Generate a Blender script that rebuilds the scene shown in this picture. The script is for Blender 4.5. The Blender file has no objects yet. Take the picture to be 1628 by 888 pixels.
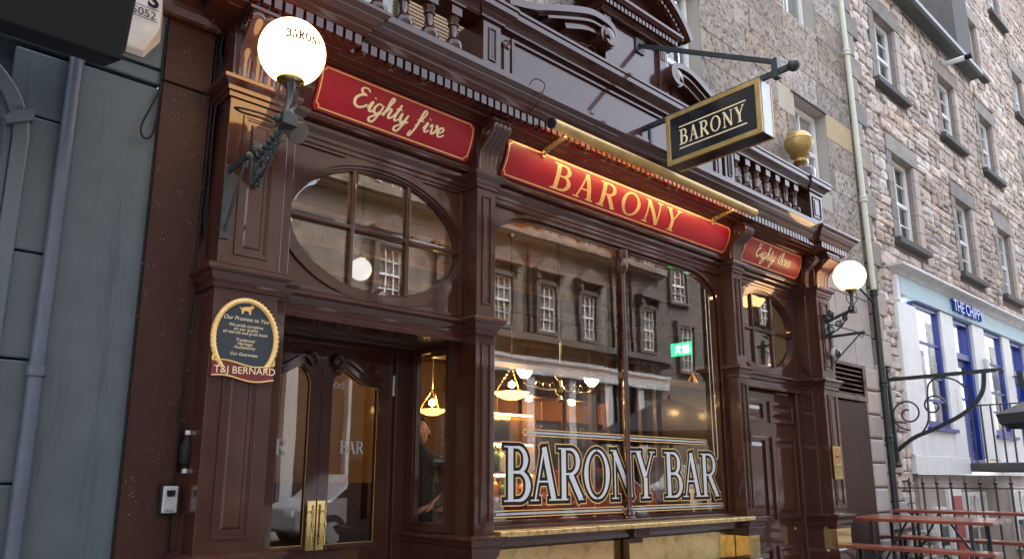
import bpy, math, random
from mathutils import Vector, Matrix
random.seed(7)
S = bpy.context.scene
COL = S.collection
RAD = math.radians

# ------------------------------------------------------------------ camera
cam_d = bpy.data.cameras.new('camera')
cam_d.sensor_width = 36.0
cam_d.lens = 36.0 * 1183.9 / 1628.0
cam_d.shift_x = (814.0 - 810.4) / 1628.0
cam_d.shift_y = -(444.0 - 512.5) / 1628.0
cam_d.clip_start = 0.05
cam_d.clip_end = 600
cam = bpy.data.objects.new('camera', cam_d)
COL.objects.link(cam)
_R = [(0.742809315, 0.137689812, 0.655191449),
      (-0.669502422, 0.151430032, 0.727210733),
      (0.000913849, -0.97883117, 0.204667299)]
mw = Matrix(((_R[0][0], -_R[0][1], -_R[0][2], 0.0),
             (_R[1][0], -_R[1][1], -_R[1][2], -4.0),
             (_R[2][0], -_R[2][1], -_R[2][2], 1.55),
             (0, 0, 0, 1)))
cam.matrix_world = mw
S.camera = cam

# ------------------------------------------------------------------ world, sun, exposure (overcast, rain)
SUN_EL, SUN_AZ = RAD(55), RAD(25)
w = bpy.data.worlds.new('World')
S.world = w
w.use_nodes = True
wn, wl = w.node_tree.nodes, w.node_tree.links
wn.clear()
sky = wn.new('ShaderNodeTexSky')
sky.sky_type = 'NISHITA'
sky.sun_disc = False
sky.sun_elevation = SUN_EL
sky.sun_rotation = SUN_AZ
sky.air_density = 1.0
sky.dust_density = 6.0
sky.ozone_density = 1.0
bg = wn.new('ShaderNodeBackground')
bg.inputs['Strength'].default_value = 0.15
hs = wn.new('ShaderNodeHueSaturation')      # rain cloud: a nearly grey sky
hs.inputs['Saturation'].default_value = 0.5
wo = wn.new('ShaderNodeOutputWorld')
wl.new(sky.outputs[0], hs.inputs['Color'])
wl.new(hs.outputs[0], bg.inputs['Color'])
wl.new(bg.outputs[0], wo.inputs['Surface'])
sd = bpy.data.lights.new('sun', 'SUN')
sd.energy = 0.55
sd.angle = RAD(25)
sd.color = (1.0, 0.97, 0.93)
so = bpy.data.objects.new('sun', sd)
COL.objects.link(so)
# the sun lamp shines along -Z of the object; sky azimuth is measured from +Y clockwise
_sd = Vector((math.sin(SUN_AZ) * math.cos(SUN_EL), math.cos(SUN_AZ) * math.cos(SUN_EL), math.sin(SUN_EL)))
so.rotation_euler = _sd.to_track_quat('Z', 'Y').to_euler()
S.view_settings.view_transform = 'Standard'
S.view_settings.look = 'None'
S.view_settings.gamma = 1.0
S.view_settings.use_curve_mapping = False
S.view_settings.exposure = 2.95

# ------------------------------------------------------------------ materials
MAT = {}
def mat(name, c1, c2=None, rough=0.5, metal=0.0, scale=6.0, bump=0.0, bscale=60.0, coat=0.0, spec=0.5,
        rnd=0.0, speck=0.0, emit=None, estr=0.0, stretch=(1, 1, 1), drops=0.0, detail=4.0, stain=None):
    """procedural paint / stone / metal: two-tone noise, per-object variation, fine bump"""
    m = bpy.data.materials.new(name)
    m.use_nodes = True
    n, l = m.node_tree.nodes, m.node_tree.links
    b = n['Principled BSDF']
    b.inputs['Roughness'].default_value = rough
    b.inputs['Metallic'].default_value = metal
    b.inputs['Specular IOR Level'].default_value = spec
    b.inputs['Coat Weight'].default_value = coat
    b.inputs['Coat Roughness'].default_value = 0.06 if coat >= 0.9 else 0.12
    if coat >= 0.9: b.inputs['Coat IOR'].default_value = 1.55
    c2 = c2 or c1
    tc = n.new('ShaderNodeTexCoord')
    mp = n.new('ShaderNodeMapping')
    mp.inputs['Scale'].default_value = stretch
    oi = n.new('ShaderNodeObjectInfo')
    add = n.new('ShaderNodeVectorMath'); add.operation = 'ADD'
    geo = n.new('ShaderNodeNewGeometry')
    l.new(geo.outputs['Position'], mp.inputs['Vector'])
    no = n.new('ShaderNodeTexNoise')
    no.inputs['Scale'].default_value = scale
    no.inputs['Detail'].default_value = detail
    no.inputs['Roughness'].default_value = 0.6
    l.new(mp.outputs[0], no.inputs['Vector'])
    rp = n.new('ShaderNodeValToRGB')
    rp.color_ramp.elements[0].position = 0.35
    rp.color_ramp.elements[1].position = 0.68
    rp.color_ramp.elements[0].color = (*c1, 1)
    rp.color_ramp.elements[1].color = (*c2, 1)
    l.new(no.outputs['Fac'], rp.inputs['Fac'])
    col = rp.outputs['Color']
    if rnd:
        h = n.new('ShaderNodeHueSaturation')
        mr = n.new('ShaderNodeMapRange')
        mr.inputs['To Min'].default_value = 1 - rnd
        mr.inputs['To Max'].default_value = 1 + rnd
        l.new(oi.outputs['Random'], mr.inputs['Value'])
        l.new(mr.outputs[0], h.inputs['Value'])
        mr2 = n.new('ShaderNodeMath'); mr2.operation = 'MULTIPLY_ADD'
        mr2.inputs[1].default_value = 17.31; mr2.inputs[2].default_value = 0.0
        fr = n.new('ShaderNodeMath'); fr.operation = 'FRACT'
        l.new(oi.outputs['Random'], mr2.inputs[0]); l.new(mr2.outputs[0], fr.inputs[0])
        mr3 = n.new('ShaderNodeMapRange')
        mr3.inputs['To Min'].default_value = 0.5; mr3.inputs['To Max'].default_value = 1.35
        l.new(fr.outputs[0], mr3.inputs['Value']); l.new(mr3.outputs[0], h.inputs['Saturation'])
        l.new(col, h.inputs['Color'])
        col = h.outputs['Color']
    if stain:
        n2 = n.new('ShaderNodeTexNoise'); n2.inputs['Scale'].default_value = stain[1]
        n2.inputs['Detail'].default_value = 8; n2.inputs['Roughness'].default_value = 0.7
        if len(stain) > 4:
            m4 = n.new('ShaderNodeMapping'); m4.inputs['Scale'].default_value = stain[4]
            l.new(geo.outputs['Position'], m4.inputs['Vector']); l.new(m4.outputs[0], n2.inputs['Vector'])
        else: l.new(geo.outputs['Position'], n2.inputs['Vector'])
        r2 = n.new('ShaderNodeValToRGB')
        r2.color_ramp.elements[0].position = stain[2]; r2.color_ramp.elements[1].position = stain[3]
        l.new(n2.outputs['Fac'], r2.inputs['Fac'])
        mx = n.new('ShaderNodeMix'); mx.data_type = 'RGBA'
        l.new(r2.outputs[0], mx.inputs['Factor'])
        l.new(col, mx.inputs['A'])
        mx.inputs['B'].default_value = (*stain[0], 1)
        col = mx.outputs['Result']
    if speck:
        vo = n.new('ShaderNodeTexVoronoi'); vo.inputs['Scale'].default_value = 70
        l.new(geo.outputs['Position'], vo.inputs['Vector'])
        nn = n.new('ShaderNodeTexNoise'); nn.inputs['Scale'].default_value = 9
        l.new(geo.outputs['Position'], nn.inputs['Vector'])
        lt = n.new('ShaderNodeMath'); lt.operation = 'LESS_THAN'; lt.inputs[1].default_value = speck
        l.new(vo.outputs['Distance'], lt.inputs[0])
        gt = n.new('ShaderNodeMath'); gt.operation = 'GREATER_THAN'; gt.inputs[1].default_value = 0.56
        l.new(nn.outputs['Fac'], gt.inputs[0])
        mu = n.new('ShaderNodeMath'); mu.operation = 'MULTIPLY'
        l.new(lt.outputs[0], mu.inputs[0]); l.new(gt.outputs[0], mu.inputs[1])
        mx = n.new('ShaderNodeMix'); mx.data_type = 'RGBA'
        l.new(mu.outputs[0], mx.inputs['Factor']); l.new(col, mx.inputs['A'])
        mx.inputs['B'].default_value = (0.3, 0.25, 0.24, 1)
        col = mx.outputs['Result']
    l.new(col, b.inputs['Base Color'])
    if bump:
        nb = n.new('ShaderNodeTexNoise'); nb.inputs['Scale'].default_value = bscale
        nb.inputs['Detail'].default_value = 5
        l.new(mp.outputs[0], nb.inputs['Vector'])
        bp = n.new('ShaderNodeBump'); bp.inputs['Strength'].default_value = bump
        bp.inputs['Distance'].default_value = 0.01
        h = nb.outputs['Fac']
        if drops:
            vd = n.new('ShaderNodeTexVoronoi'); vd.inputs['Scale'].default_value = 120
            l.new(geo.outputs['Position'], vd.inputs['Vector'])
            md = n.new('ShaderNodeMapRange'); md.inputs['From Max'].default_value = 0.3
            md.inputs['To Min'].default_value = drops; md.inputs['To Max'].default_value = 0
            l.new(vd.outputs['Distance'], md.inputs['Value'])
            ad = n.new('ShaderNodeMath'); ad.operation = 'ADD'
            l.new(h, ad.inputs[0]); l.new(md.outputs[0], ad.inputs[1]); h = ad.outputs[0]
        l.new(h, bp.inputs['Height'])
        l.new(bp.outputs[0], b.inputs['Normal'])
        rr = n.new('ShaderNodeMapRange')
        rr.inputs['To Min'].default_value = max(0.03, rough * 0.7); rr.inputs['To Max'].default_value = min(1, rough * 1.35)
        l.new(no.outputs['Fac'], rr.inputs['Value']); l.new(rr.outputs[0], b.inputs['Roughness'])
    if emit:
        b.inputs['Emission Color'].default_value = (*emit, 1)
        b.inputs['Emission Strength'].default_value = estr
    MAT[name] = m
    return m

def glass(name, tint=(0.9, 0.92, 0.92), f0=0.11, rough=0.0, wob=0.05):
    """window glass sheet: clear, with a Schlick reflection that is the same from both sides"""
    m = bpy.data.materials.new(name); m.use_nodes = True
    n, l = m.node_tree.nodes, m.node_tree.links
    n.clear()
    o = n.new('ShaderNodeOutputMaterial')
    tr = n.new('ShaderNodeBsdfTransparent'); tr.inputs[0].default_value = (*tint, 1)
    gl = n.new('ShaderNodeBsdfGlossy'); gl.inputs['Roughness'].default_value = rough
    mx = n.new('ShaderNodeMixShader')
    nz = n.new('ShaderNodeTexNoise'); nz.inputs['Scale'].default_value = 1.3
    ge = n.new('ShaderNodeNewGeometry'); l.new(ge.outputs['Position'], nz.inputs['Vector'])
    bp = n.new('ShaderNodeBump'); bp.inputs['Strength'].default_value = wob; bp.inputs['Distance'].default_value = 0.02
    l.new(nz.outputs['Fac'], bp.inputs['Height'])
    l.new(bp.outputs[0], gl.inputs['Normal'])
    dt = n.new('ShaderNodeVectorMath'); dt.operation = 'DOT_PRODUCT'
    l.new(ge.outputs['Incoming'], dt.inputs[0]); l.new(ge.outputs['Normal'], dt.inputs[1])
    def M(op, a, b=None):
        q = n.new('ShaderNodeMath'); q.operation = op
        for i, v in enumerate((a, b)):
            if v is None: continue
            if isinstance(v, (int, float)): q.inputs[i].default_value = v
            else: l.new(v, q.inputs[i])
        return q.outputs[0]
    c = M('SUBTRACT', 1.0, M('ABSOLUTE', dt.outputs['Value']))
    F = M('ADD', M('MULTIPLY', M('POWER', c, 5.0), 1 - f0), f0)
    l.new(F, mx.inputs[0]); l.new(tr.outputs[0], mx.inputs[1]); l.new(gl.outputs[0], mx.inputs[2])
    l.new(mx.outputs[0], o.inputs['Surface'])
    MAT[name] = m

BR1, BR2 = (0.040, 0.0102, 0.0052), (0.053, 0.0140, 0.0074)
mat('brown', BR1, BR2, rough=0.4, spec=0.12, scale=3, bump=0.14, bscale=70, stretch=(1, 1, .12), coat=0.9, speck=0.1, drops=0.5)
mat('brown_plain', BR1, BR2, rough=0.4, spec=0.12, scale=3, bump=0.09, bscale=70, stretch=(1, 1, .12), coat=0.9)
mat('brown_wet', (0.039, 0.0105, 0.0056), (0.053, 0.0150, 0.0084), rough=0.38, spec=0.25, scale=5, bump=0.12, bscale=50, coat=0.6, speck=0.11, drops=0.5)
mat('brown_board', (0.033, 0.0112, 0.0068), (0.044, 0.0155, 0.0098), rough=0.5, spec=0.25, scale=4, bump=0.25, bscale=60, speck=0.13)
mat('red', (0.27, 0.003, 0.012), (0.31, 0.005, 0.016), rough=0.4, scale=2.5, bump=0.03, bscale=8, coat=0.15, spec=0.35)
mat('gold', (0.75, 0.48, 0.16), (0.82, 0.56, 0.22), rough=0.35, metal=0.35, scale=12)
mat('gold_paint', (0.40, 0.275, 0.095), (0.52, 0.37, 0.14), rough=0.4, metal=0.55, scale=9, bump=0.1)
mat('pale_gold', (0.80, 0.66, 0.40), rough=0.45, metal=0.1)
mat('brass', (0.62, 0.46, 0.20), (0.74, 0.57, 0.28), rough=0.14, metal=1.0, scale=7, bump=0.12, bscale=5, stain=((0.34, 0.24, 0.10), 9, 0.5, 0.75))
mat('brass_sill', (0.66, 0.47, 0.18), (0.78, 0.6, 0.3), rough=0.3, metal=0.9, scale=20, bump=0.1, bscale=40, stain=((0.25, 0.17, 0.08), 22, 0.5, 0.7))
mat('iron', (0.018, 0.024, 0.026), (0.03, 0.037, 0.038), rough=0.4, scale=20, bump=0.2, bscale=80, coat=0.1)
mat('black', (0.006, 0.006, 0.007), rough=0.6, spec=0.25)
mat('sign_black', (0.009, 0.010, 0.012), (0.013, 0.014, 0.017), rough=0.16, scale=30, coat=0.6)
mat('steel', (0.42, 0.43, 0.46), (0.5, 0.51, 0.53), rough=0.35, metal=0.4, scale=10)
mat('bronze', (0.10, 0.085, 0.07), (0.15, 0.125, 0.10), rough=0.4, metal=0.3, scale=12)
mat('silver', (0.40, 0.43, 0.45), rough=0.4)
mat('white', (0.72, 0.72, 0.71), (0.80, 0.80, 0.79), rough=0.45, scale=4, bump=0.15, bscale=30, stain=((0.5, 0.49, 0.46), 4, 0.55, 0.8, (3, 3, .3)))
mat('white_dirty', (0.52, 0.50, 0.47), (0.66, 0.65, 0.63), rough=0.5, scale=5, bump=0.1)
mat('cream', (0.55, 0.55, 0.42), (0.62, 0.62, 0.49), rough=0.5, scale=6, bump=0.1)
mat('grey_blue', (0.053, 0.072, 0.085), (0.068, 0.090, 0.104), rough=0.4, scale=4, bump=0.16, bscale=22, stain=((0.034, 0.051, 0.065), 3, 0.56, 0.66, (3, 3, 0.22)), speck=0.06)
mat('grey_blue2', (0.058, 0.078, 0.092), (0.072, 0.095, 0.111), rough=0.4, scale=6, bump=0.3, bscale=50)
mat('pipe_blue', (0.056, 0.072, 0.10), (0.068, 0.085, 0.115), rough=0.4, scale=8, bump=0.15)
mat('ashlar', (0.22, 0.18, 0.142), (0.42, 0.35, 0.285), rough=0.8, scale=7, bump=1.0, bscale=40, rnd=0.28, detail=12, stain=((0.045, 0.042, 0.04), 18, 0.50, 0.62))
mat('ashlar_buff', (0.40, 0.31, 0.18), (0.45, 0.36, 0.23), rough=0.8, scale=4, bump=0.5, bscale=60, rnd=0.05)
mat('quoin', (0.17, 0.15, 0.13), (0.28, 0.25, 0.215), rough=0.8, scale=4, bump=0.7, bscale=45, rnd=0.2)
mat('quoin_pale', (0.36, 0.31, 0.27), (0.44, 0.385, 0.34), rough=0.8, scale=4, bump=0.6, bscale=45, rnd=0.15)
mat('rubble', (0.39, 0.312, 0.262), (0.62, 0.53, 0.455), rough=0.85, scale=3.4, bump=1.0, bscale=28, rnd=0.3, detail=8, stain=((0.13, 0.11, 0.10), 12, 0.55, 0.70))
mat('mortar', (0.20, 0.16, 0.14), (0.28, 0.23, 0.20), rough=0.9, scale=12, bump=0.8, bscale=40)
mat('joint', (0.38, 0.35, 0.31), rough=0.9, bump=0.5)
mat('slate', (0.055, 0.062, 0.072), (0.085, 0.095, 0.105), rough=0.5, scale=8, bump=0.3, rnd=0.25)
mat('dark_stone', (0.055, 0.052, 0.05), (0.085, 0.08, 0.075), rough=0.8, scale=6, bump=0.6, bscale=40)
mat('sash', (0.75, 0.75, 0.73), rough=0.4)
mat('pane_dark', (0.025, 0.03, 0.035), rough=0.06, coat=0.5)
mat('blind', (0.62, 0.47, 0.24), (0.66, 0.51, 0.28), rough=0.7)
mat('curtain', (0.62, 0.62, 0.61), (0.7, 0.7, 0.69), rough=0.8, scale=2, stretch=(8, 8, 0.3))
mat('cobalt', (0.006, 0.026, 0.22), (0.010, 0.034, 0.26), rough=0.35, scale=5, coat=0.2)
mat('cobalt_letters', (0.01, 0.05, 0.42), rough=0.3, coat=0.3)
mat('chip_blue', (0.42, 0.58, 0.64), (0.50, 0.65, 0.70), rough=0.6, scale=7, stretch=(0.6, 1, 6))
mat('red_door', (0.35, 0.012, 0.016), rough=0.4)
mat('plank', (0.20, 0.044, 0.018), (0.29, 0.075, 0.036), rough=0.3, scale=6, bump=0.5, bscale=60, coat=0.5, stretch=(1, 0.25, 1), drops=0.8)
mat('canvas', (0.045, 0.048, 0.052), (0.06, 0.063, 0.068), rough=0.7, scale=30, bump=0.4, bscale=90)
mat('paving', (0.22, 0.212, 0.20), (0.30, 0.29, 0.275), rough=0.25, scale=5, bump=0.3, bscale=60, rnd=0.12)
mat('asphalt', (0.038, 0.038, 0.04), (0.055, 0.055, 0.056), rough=0.25, scale=9, bump=0.5, bscale=120)
mat('kerb', (0.22, 0.215, 0.205), (0.27, 0.265, 0.25), rough=0.5, scale=8, bump=0.3)
mat('ochre', (0.42, 0.24, 0.075), (0.48, 0.28, 0.095), rough=0.6, scale=3)
mat('wood_dark', (0.04, 0.022, 0.012), (0.07, 0.034, 0.018), rough=0.3, scale=5, stretch=(1, 1, 6), coat=0.3)
mat('wood_mid', (0.16, 0.07, 0.028), (0.22, 0.10, 0.042), rough=0.35, scale=5, stretch=(6, 6, 0.7), coat=0.2)
mat('floor_in', (0.10, 0.055, 0.03), (0.14, 0.08, 0.045), rough=0.4, scale=4)
mat('skin', (0.50, 0.27, 0.19), (0.55, 0.31, 0.22), rough=0.5)
mat('hair', (0.025, 0.016, 0.012), rough=0.6)
mat('cloth_black', (0.012, 0.012, 0.013), (0.02, 0.02, 0.022), rough=0.8)
mat('cloth_grey', (0.06, 0.08, 0.1), (0.075, 0.095, 0.12), rough=0.8)
mat('bottle_amber', (0.30, 0.11, 0.02), rough=0.08, coat=0.5)
mat('bottle_green', (0.02, 0.09, 0.03), rough=0.08, coat=0.5)
mat('bottle_clear', (0.55, 0.55, 0.5), rough=0.06, coat=0.5)
mat('plaque_blue', (0.02, 0.03, 0.042), rough=0.4)
mat('maroon', (0.12, 0.010, 0.016), (0.15, 0.014, 0.02), rough=0.35, coat=0.2)
mat('opp_stone', (0.135, 0.12, 0.10), (0.235, 0.21, 0.178), rough=0.85, scale=2, bump=0.6, bscale=30, detail=8, stain=((0.10, 0.08, 0.06), 2.5, 0.5, 0.7))
mat('opp_dark', (0.072, 0.064, 0.055), (0.115, 0.103, 0.09), rough=0.85, scale=4, bump=0.6)
mat('pale_paint', (0.34, 0.36, 0.38), (0.42, 0.44, 0.45), rough=0.5)
mat('car_red', (0.30, 0.015, 0.012), rough=0.25, coat=0.8)
mat('rubber', (0.015, 0.015, 0.016), rough=0.7)
mat('globe', (0.9, 0.88, 0.84), rough=0.25, emit=(1.0, 0.58, 0.25), estr=1.05)
mat('globe_faint_glow', (0.75, 0.76, 0.76), rough=0.2, coat=0.4, emit=(1, .97, .92), estr=0.12)  # faint emission painted in to whiten a pendant globe without a bulb
mat('strip_lamp', (0.9, 0.85, 0.75), rough=0.4, emit=(1.0, 0.66, 0.34), estr=7.0)
mat('bowl_glass', (0.85, 0.6, 0.25), rough=0.3, emit=(1.0, 0.47, 0.10), estr=1.1)
mat('bowl_dim', (0.6, 0.42, 0.22), rough=0.4, emit=(1.0, 0.45, 0.12), estr=0.7)
mat('tulip_glass', (0.9, 0.85, 0.75), rough=0.3, emit=(1.0, 0.70, 0.40), estr=9.0)
mat('bulb', (1, 0.9, 0.7), emit=(1.0, 0.6, 0.25), estr=30.0)
mat('shelf_glow', (0.9, 0.8, 0.6), emit=(1.0, 0.58, 0.2), estr=9.0)
mat('exit_green', (0.0, 0.3, 0.08), rough=0.4, emit=(0.0, 0.75, 0.17), estr=0.5)
mat('exit_white', (0.8, 0.85, 0.8), rough=0.4, emit=(0.8, 1.0, 0.85), estr=0.4)
mat('pump_glow', (0.6, 0.2, 0.02), rough=0.4, emit=(1.0, 0.35, 0.04), estr=2.5)
mat('ceiling_in', (0.07, 0.045, 0.028), rough=0.6)
mat('red_print', (0.5, 0.06, 0.03), rough=0.5)
mat('candle', (0.75, 0.72, 0.62), rough=0.5)
mat('leaf', (0.05, 0.1, 0.025), (0.08, 0.14, 0.04), rough=0.6, scale=20)
glass('glass', f0=0.2)
def etched(name, c, a):
    m = mat(name, c, rough=0.5); n, l = m.node_tree.nodes, m.node_tree.links
    t = n.new('ShaderNodeBsdfTransparent'); x = n.new('ShaderNodeMixShader'); x.inputs[0].default_value = a
    l.new(t.outputs[0], x.inputs[1]); l.new(n['Principled BSDF'].outputs[0], x.inputs[2]); l.new(x.outputs[0], n['Material Output'].inputs['Surface'])
etched('etched', (0.68, 0.70, 0.71), 0.84)
glass('glass_door', tint=(0.62, 0.63, 0.62), f0=0.15)
glass('glass_far', tint=(0.6, 0.62, 0.63), f0=0.16)

# ------------------------------------------------------------------ mesh helpers
class MB:
    def __init__(s):
        s.v, s.f = [], []
    def add(s, vs, fs):
        o = len(s.v)
        s.v += [tuple(p) for p in vs]
        s.f += [tuple(i + o for i in f) for f in fs]
        return s
    def box(s, x0, x1, y0, y1, z0, z1):
        if x0 > x1: x0, x1 = x1, x0
        if y0 > y1: y0, y1 = y1, y0
        if z0 > z1: z0, z1 = z1, z0
        return s.add([(x0, y0, z0), (x1, y0, z0), (x1, y1, z0), (x0, y1, z0), (x0, y0, z1), (x1, y0, z1), (x1, y1, z1), (x0, y1, z1)],
                     [(0, 3, 2, 1), (4, 5, 6, 7), (0, 1, 5, 4), (1, 2, 6, 5), (2, 3, 7, 6), (3, 0, 4, 7)])
    def prism(s, poly, fn, d0, d1):
        """poly 2-D outline, fn(a, b, d) -> xyz; extruded from d0 to d1"""
        n = len(poly)
        vs = [fn(a, b, d0) for a, b in poly] + [fn(a, b, d1) for a, b in poly]
        fs = [tuple(range(n)), tuple(range(2 * n - 1, n - 1, -1))]
        fs += [(i, i + n, (i + 1) % n + n, (i + 1) % n) for i in range(n)]
        return s.add(vs, fs)
    def sheet(s, poly, fn, d):
        return s.add([fn(a, b, d) for a, b in poly], [tuple(range(len(poly)))])
    def ring(s, outer, inner, fn, d0, d1):
        """closed frame between two outlines with the same count"""
        n = len(outer)
        vs = []
        for d in (d0, d1):
            vs += [fn(a, b, d) for a, b in outer] + [fn(a, b, d) for a, b in inner]
        fs = []
        for i in range(n):
            j = (i + 1) % n
            fs += [(i, j, n + j, n + i), (2 * n + i, 3 * n + i, 3 * n + j, 2 * n + j),
                   (i, 2 * n + i, 2 * n + j, j), (n + i, n + j, 3 * n + j, 3 * n + i)]
        return s.add(vs, fs)
    def sweep(s, prof, path):
        """closed profile (outward offset, z) swept along a plan polyline, mitred; outward is right of travel"""
        m, k = len(path), len(prof)
        nr = []
        for i in range(m - 1):
            dx, dy = path[i + 1][0] - path[i][0], path[i + 1][1] - path[i][1]
            L = math.hypot(dx, dy); nr.append((dy / L, -dx / L))
        vs = []
        for i in range(m):
            if i == 0: n = nr[0]
            elif i == m - 1: n = nr[-1]
            else:
                a, b = nr[i - 1], nr[i]; q = 1 + a[0] * b[0] + a[1] * b[1]
                n = ((a[0] + b[0]) / q, (a[1] + b[1]) / q)
            vs += [(path[i][0] + n[0] * o, path[i][1] + n[1] * o, z) for o, z in prof]
        fs = []
        for i in range(m - 1):
            for j in range(k):
                a, b = i * k + j, i * k + (j + 1) % k
                fs.append((a, b, b + k, a + k))
        fs.append(tuple(range(k - 1, -1, -1))); fs.append(tuple(range((m - 1) * k, m * k)))
        return s.add(vs, fs)
    def lathe(s, prof, c=(0, 0, 0), n=16, axis=None):
        """prof list of (r, h) bottom to top round an axis (default Z)"""
        ax = Vector(axis or (0, 0, 1)).normalized()
        u = ax.orthogonal().normalized(); v = ax.cross(u)
        vs = []
        for r, h in prof:
            for i in range(n):
                a = 2 * math.pi * i / n
                p = Vector(c) + ax * h + (u * math.cos(a) + v * math.sin(a)) * r
                vs.append(p)
        fs = []
        for j in range(len(prof) - 1):
            for i in range(n):
                a, b = j * n + i, j * n + (i + 1) % n
                fs.append((a, b, b + n, a + n))
        if prof[0][0] > 1e-5: fs.append(tuple(range(n - 1, -1, -1)))
        if prof[-1][0] > 1e-5: fs.append(tuple(range((len(prof) - 1) * n, len(prof) * n)))
        return s.add(vs, fs)
    def tube(s, pts, r, n=8, r2=None):
        pts = [Vector(p) for p in pts]
        m = len(pts)
        vs = []
        pu = None
        for i, p in enumerate(pts):
            d = (pts[min(i + 1, m - 1)] - pts[max(i - 1, 0)]).normalized()
            u = d.orthogonal().normalized() if pu is None else (pu - d * pu.dot(d)).normalized()
            pu = u; v = d.cross(u)
            rr = r if r2 is None else r + (r2 - r) * i / (m - 1)
            vs += [p + (u * math.cos(2 * math.pi * k / n) + v * math.sin(2 * math.pi * k / n)) * rr for k in range(n)]
        fs = []
        for i in range(m - 1):
            for k in range(n):
                a, b = i * n + k, i * n + (k + 1) % n
                fs.append((a, b, b + n, a + n))
        fs.append(tuple(range(n - 1, -1, -1))); fs.append(tuple(range((m - 1) * n, m * n)))
        return s.add(vs, fs)
    def bar(s, pts, wx, wn, up=(1, 0, 0)):
        """rectangular bar along a polyline; wx along the fixed side vector, wn across it"""
        pts = [Vector(p) for p in pts]; side = Vector(up).normalized()
        m = len(pts); vs = []
        for i, p in enumerate(pts):
            d = (pts[min(i + 1, m - 1)] - pts[max(i - 1, 0)]).normalized()
            nn = d.cross(side).normalized()
            for a, b in ((-1, -1), (1, -1), (1, 1), (-1, 1)):
                vs.append(p + side * a * wx / 2 + nn * b * wn / 2)
        fs = []
        for i in range(m - 1):
            for k in range(4):
                a, b = i * 4 + k, i * 4 + (k + 1) % 4
                fs.append((a, b, b + 4, a + 4))
        fs.append((3, 2, 1, 0)); fs.append(tuple(range((m - 1) * 4, m * 4)))
        return s.add(vs, fs)
    def mesh(s, name, m, smooth=False, ang=35):
        me = bpy.data.meshes.new(name)
        me.from_pydata(s.v, [], s.f)
        me.validate()
        import bmesh
        b = bmesh.new(); b.from_mesh(me)
        bmesh.ops.recalc_face_normals(b, faces=b.faces)
        if smooth:
            for f in b.faces: f.smooth = True
            for e in b.edges:
                if len(e.link_faces) == 2 and e.calc_face_angle(0) > RAD(ang): e.smooth = False
        b.to_mesh(me); b.free()
        me.materials.append(MAT[m])
        return me
    def build(s, name, m, parent=None, smooth=False, bevel=0, loc=None, seg=2, ang=35):
        o = bpy.data.objects.new(name, s.mesh(name, m, smooth, ang))
        COL.objects.link(o)
        if parent: o.parent = parent
        if loc: o.location = loc
        if bevel:
            bv = o.modifiers.new('bevel', 'BEVEL'); bv.width = bevel; bv.segments = seg; bv.limit_method = 'ANGLE'
            bv.angle_limit = RAD(40); bv.harden_normals = False
        return o

def thing(name, label, cat, group=None, loc=(0, 0, 0)):
    o = bpy.data.objects.new(name, None); COL.objects.link(o)
    o.empty_display_size = 0.1
    o.location = loc
    return tag(o, label, cat, group)
def tag(o, label, cat, group=None):
    o['label'] = label; o['category'] = cat
    if group: o['group'] = group
    return o
def struct(o):
    o['kind'] = 'structure'; return o
def clone(o, parent=None, loc=None):
    c = o.copy(); COL.objects.link(c); c.parent = parent
    if loc is not None: c.location = loc
    for ch in o.children: clone(ch, c)
    return c
XZ = lambda a, b, d: (a, d, b)       # outline in the facade plane, depth along Y
YZ = lambda a, b, d: (d, a, b)       # outline across the street, depth along X
def rect(x0, x1, z0, z1): return [(x0, z0), (x1, z0), (x1, z1), (x0, z1)]
def ell(cx, cz, a, b, n=48): return [(cx + a * math.cos(2 * math.pi * i / n), cz + b * math.sin(2 * math.pi * i / n)) for i in range(n)]
def crom(pts, k=6):
    """Catmull-Rom through the points"""
    out = []; n = len(pts)
    for i in range(n - 1):
        p0, p1, p2, p3 = (Vector(pts[max(i - 1, 0)]), Vector(pts[i]), Vector(pts[i + 1]), Vector(pts[min(i + 2, n - 1)]))
        for j in range(k):
            t = j / k
            out.append(0.5 * ((2 * p1) + (p2 - p0) * t + (2 * p0 - 5 * p1 + 4 * p2 - p3) * t * t + (3 * p1 - p0 - 3 * p2 + p3) * t ** 3))
    out.append(Vector(pts[-1]))
    return [tuple(p) for p in out]

# ------------------------------------------------------------------ lettering (strokes of varying width)
def arc(cx, cz, rx, rz, a0, a1, n=12): return [(cx + rx * math.cos(RAD(a0 + (a1 - a0) * i / n)), cz + rz * math.sin(RAD(a0 + (a1 - a0) * i / n))) for i in range(n + 1)]
def st(pts, w0, w1=None, w2=None):
    """stroke: width w0 at the start, w1 in the middle, w2 at the end"""
    w1 = w0 if w1 is None else w1; w2 = w0 if w2 is None else w2
    n = len(pts) - 1; out = []
    for i in range(n + 1):
        t = i / n
        wd = w0 + (w1 - w0) * math.sin(t * math.pi / 2 * 1) if False else (w0 * (1 - 2 * t) + w1 * 2 * t if t < 0.5 else w1 * (2 - 2 * t) + w2 * (2 * t - 1))
        out.append(wd)
    return (pts, out)
TK, TN, SF = 0.15, 0.055, 0.05
def serif(x, z, w): return st([(x - w / 2, z), (x + w / 2, z)], SF)
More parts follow.
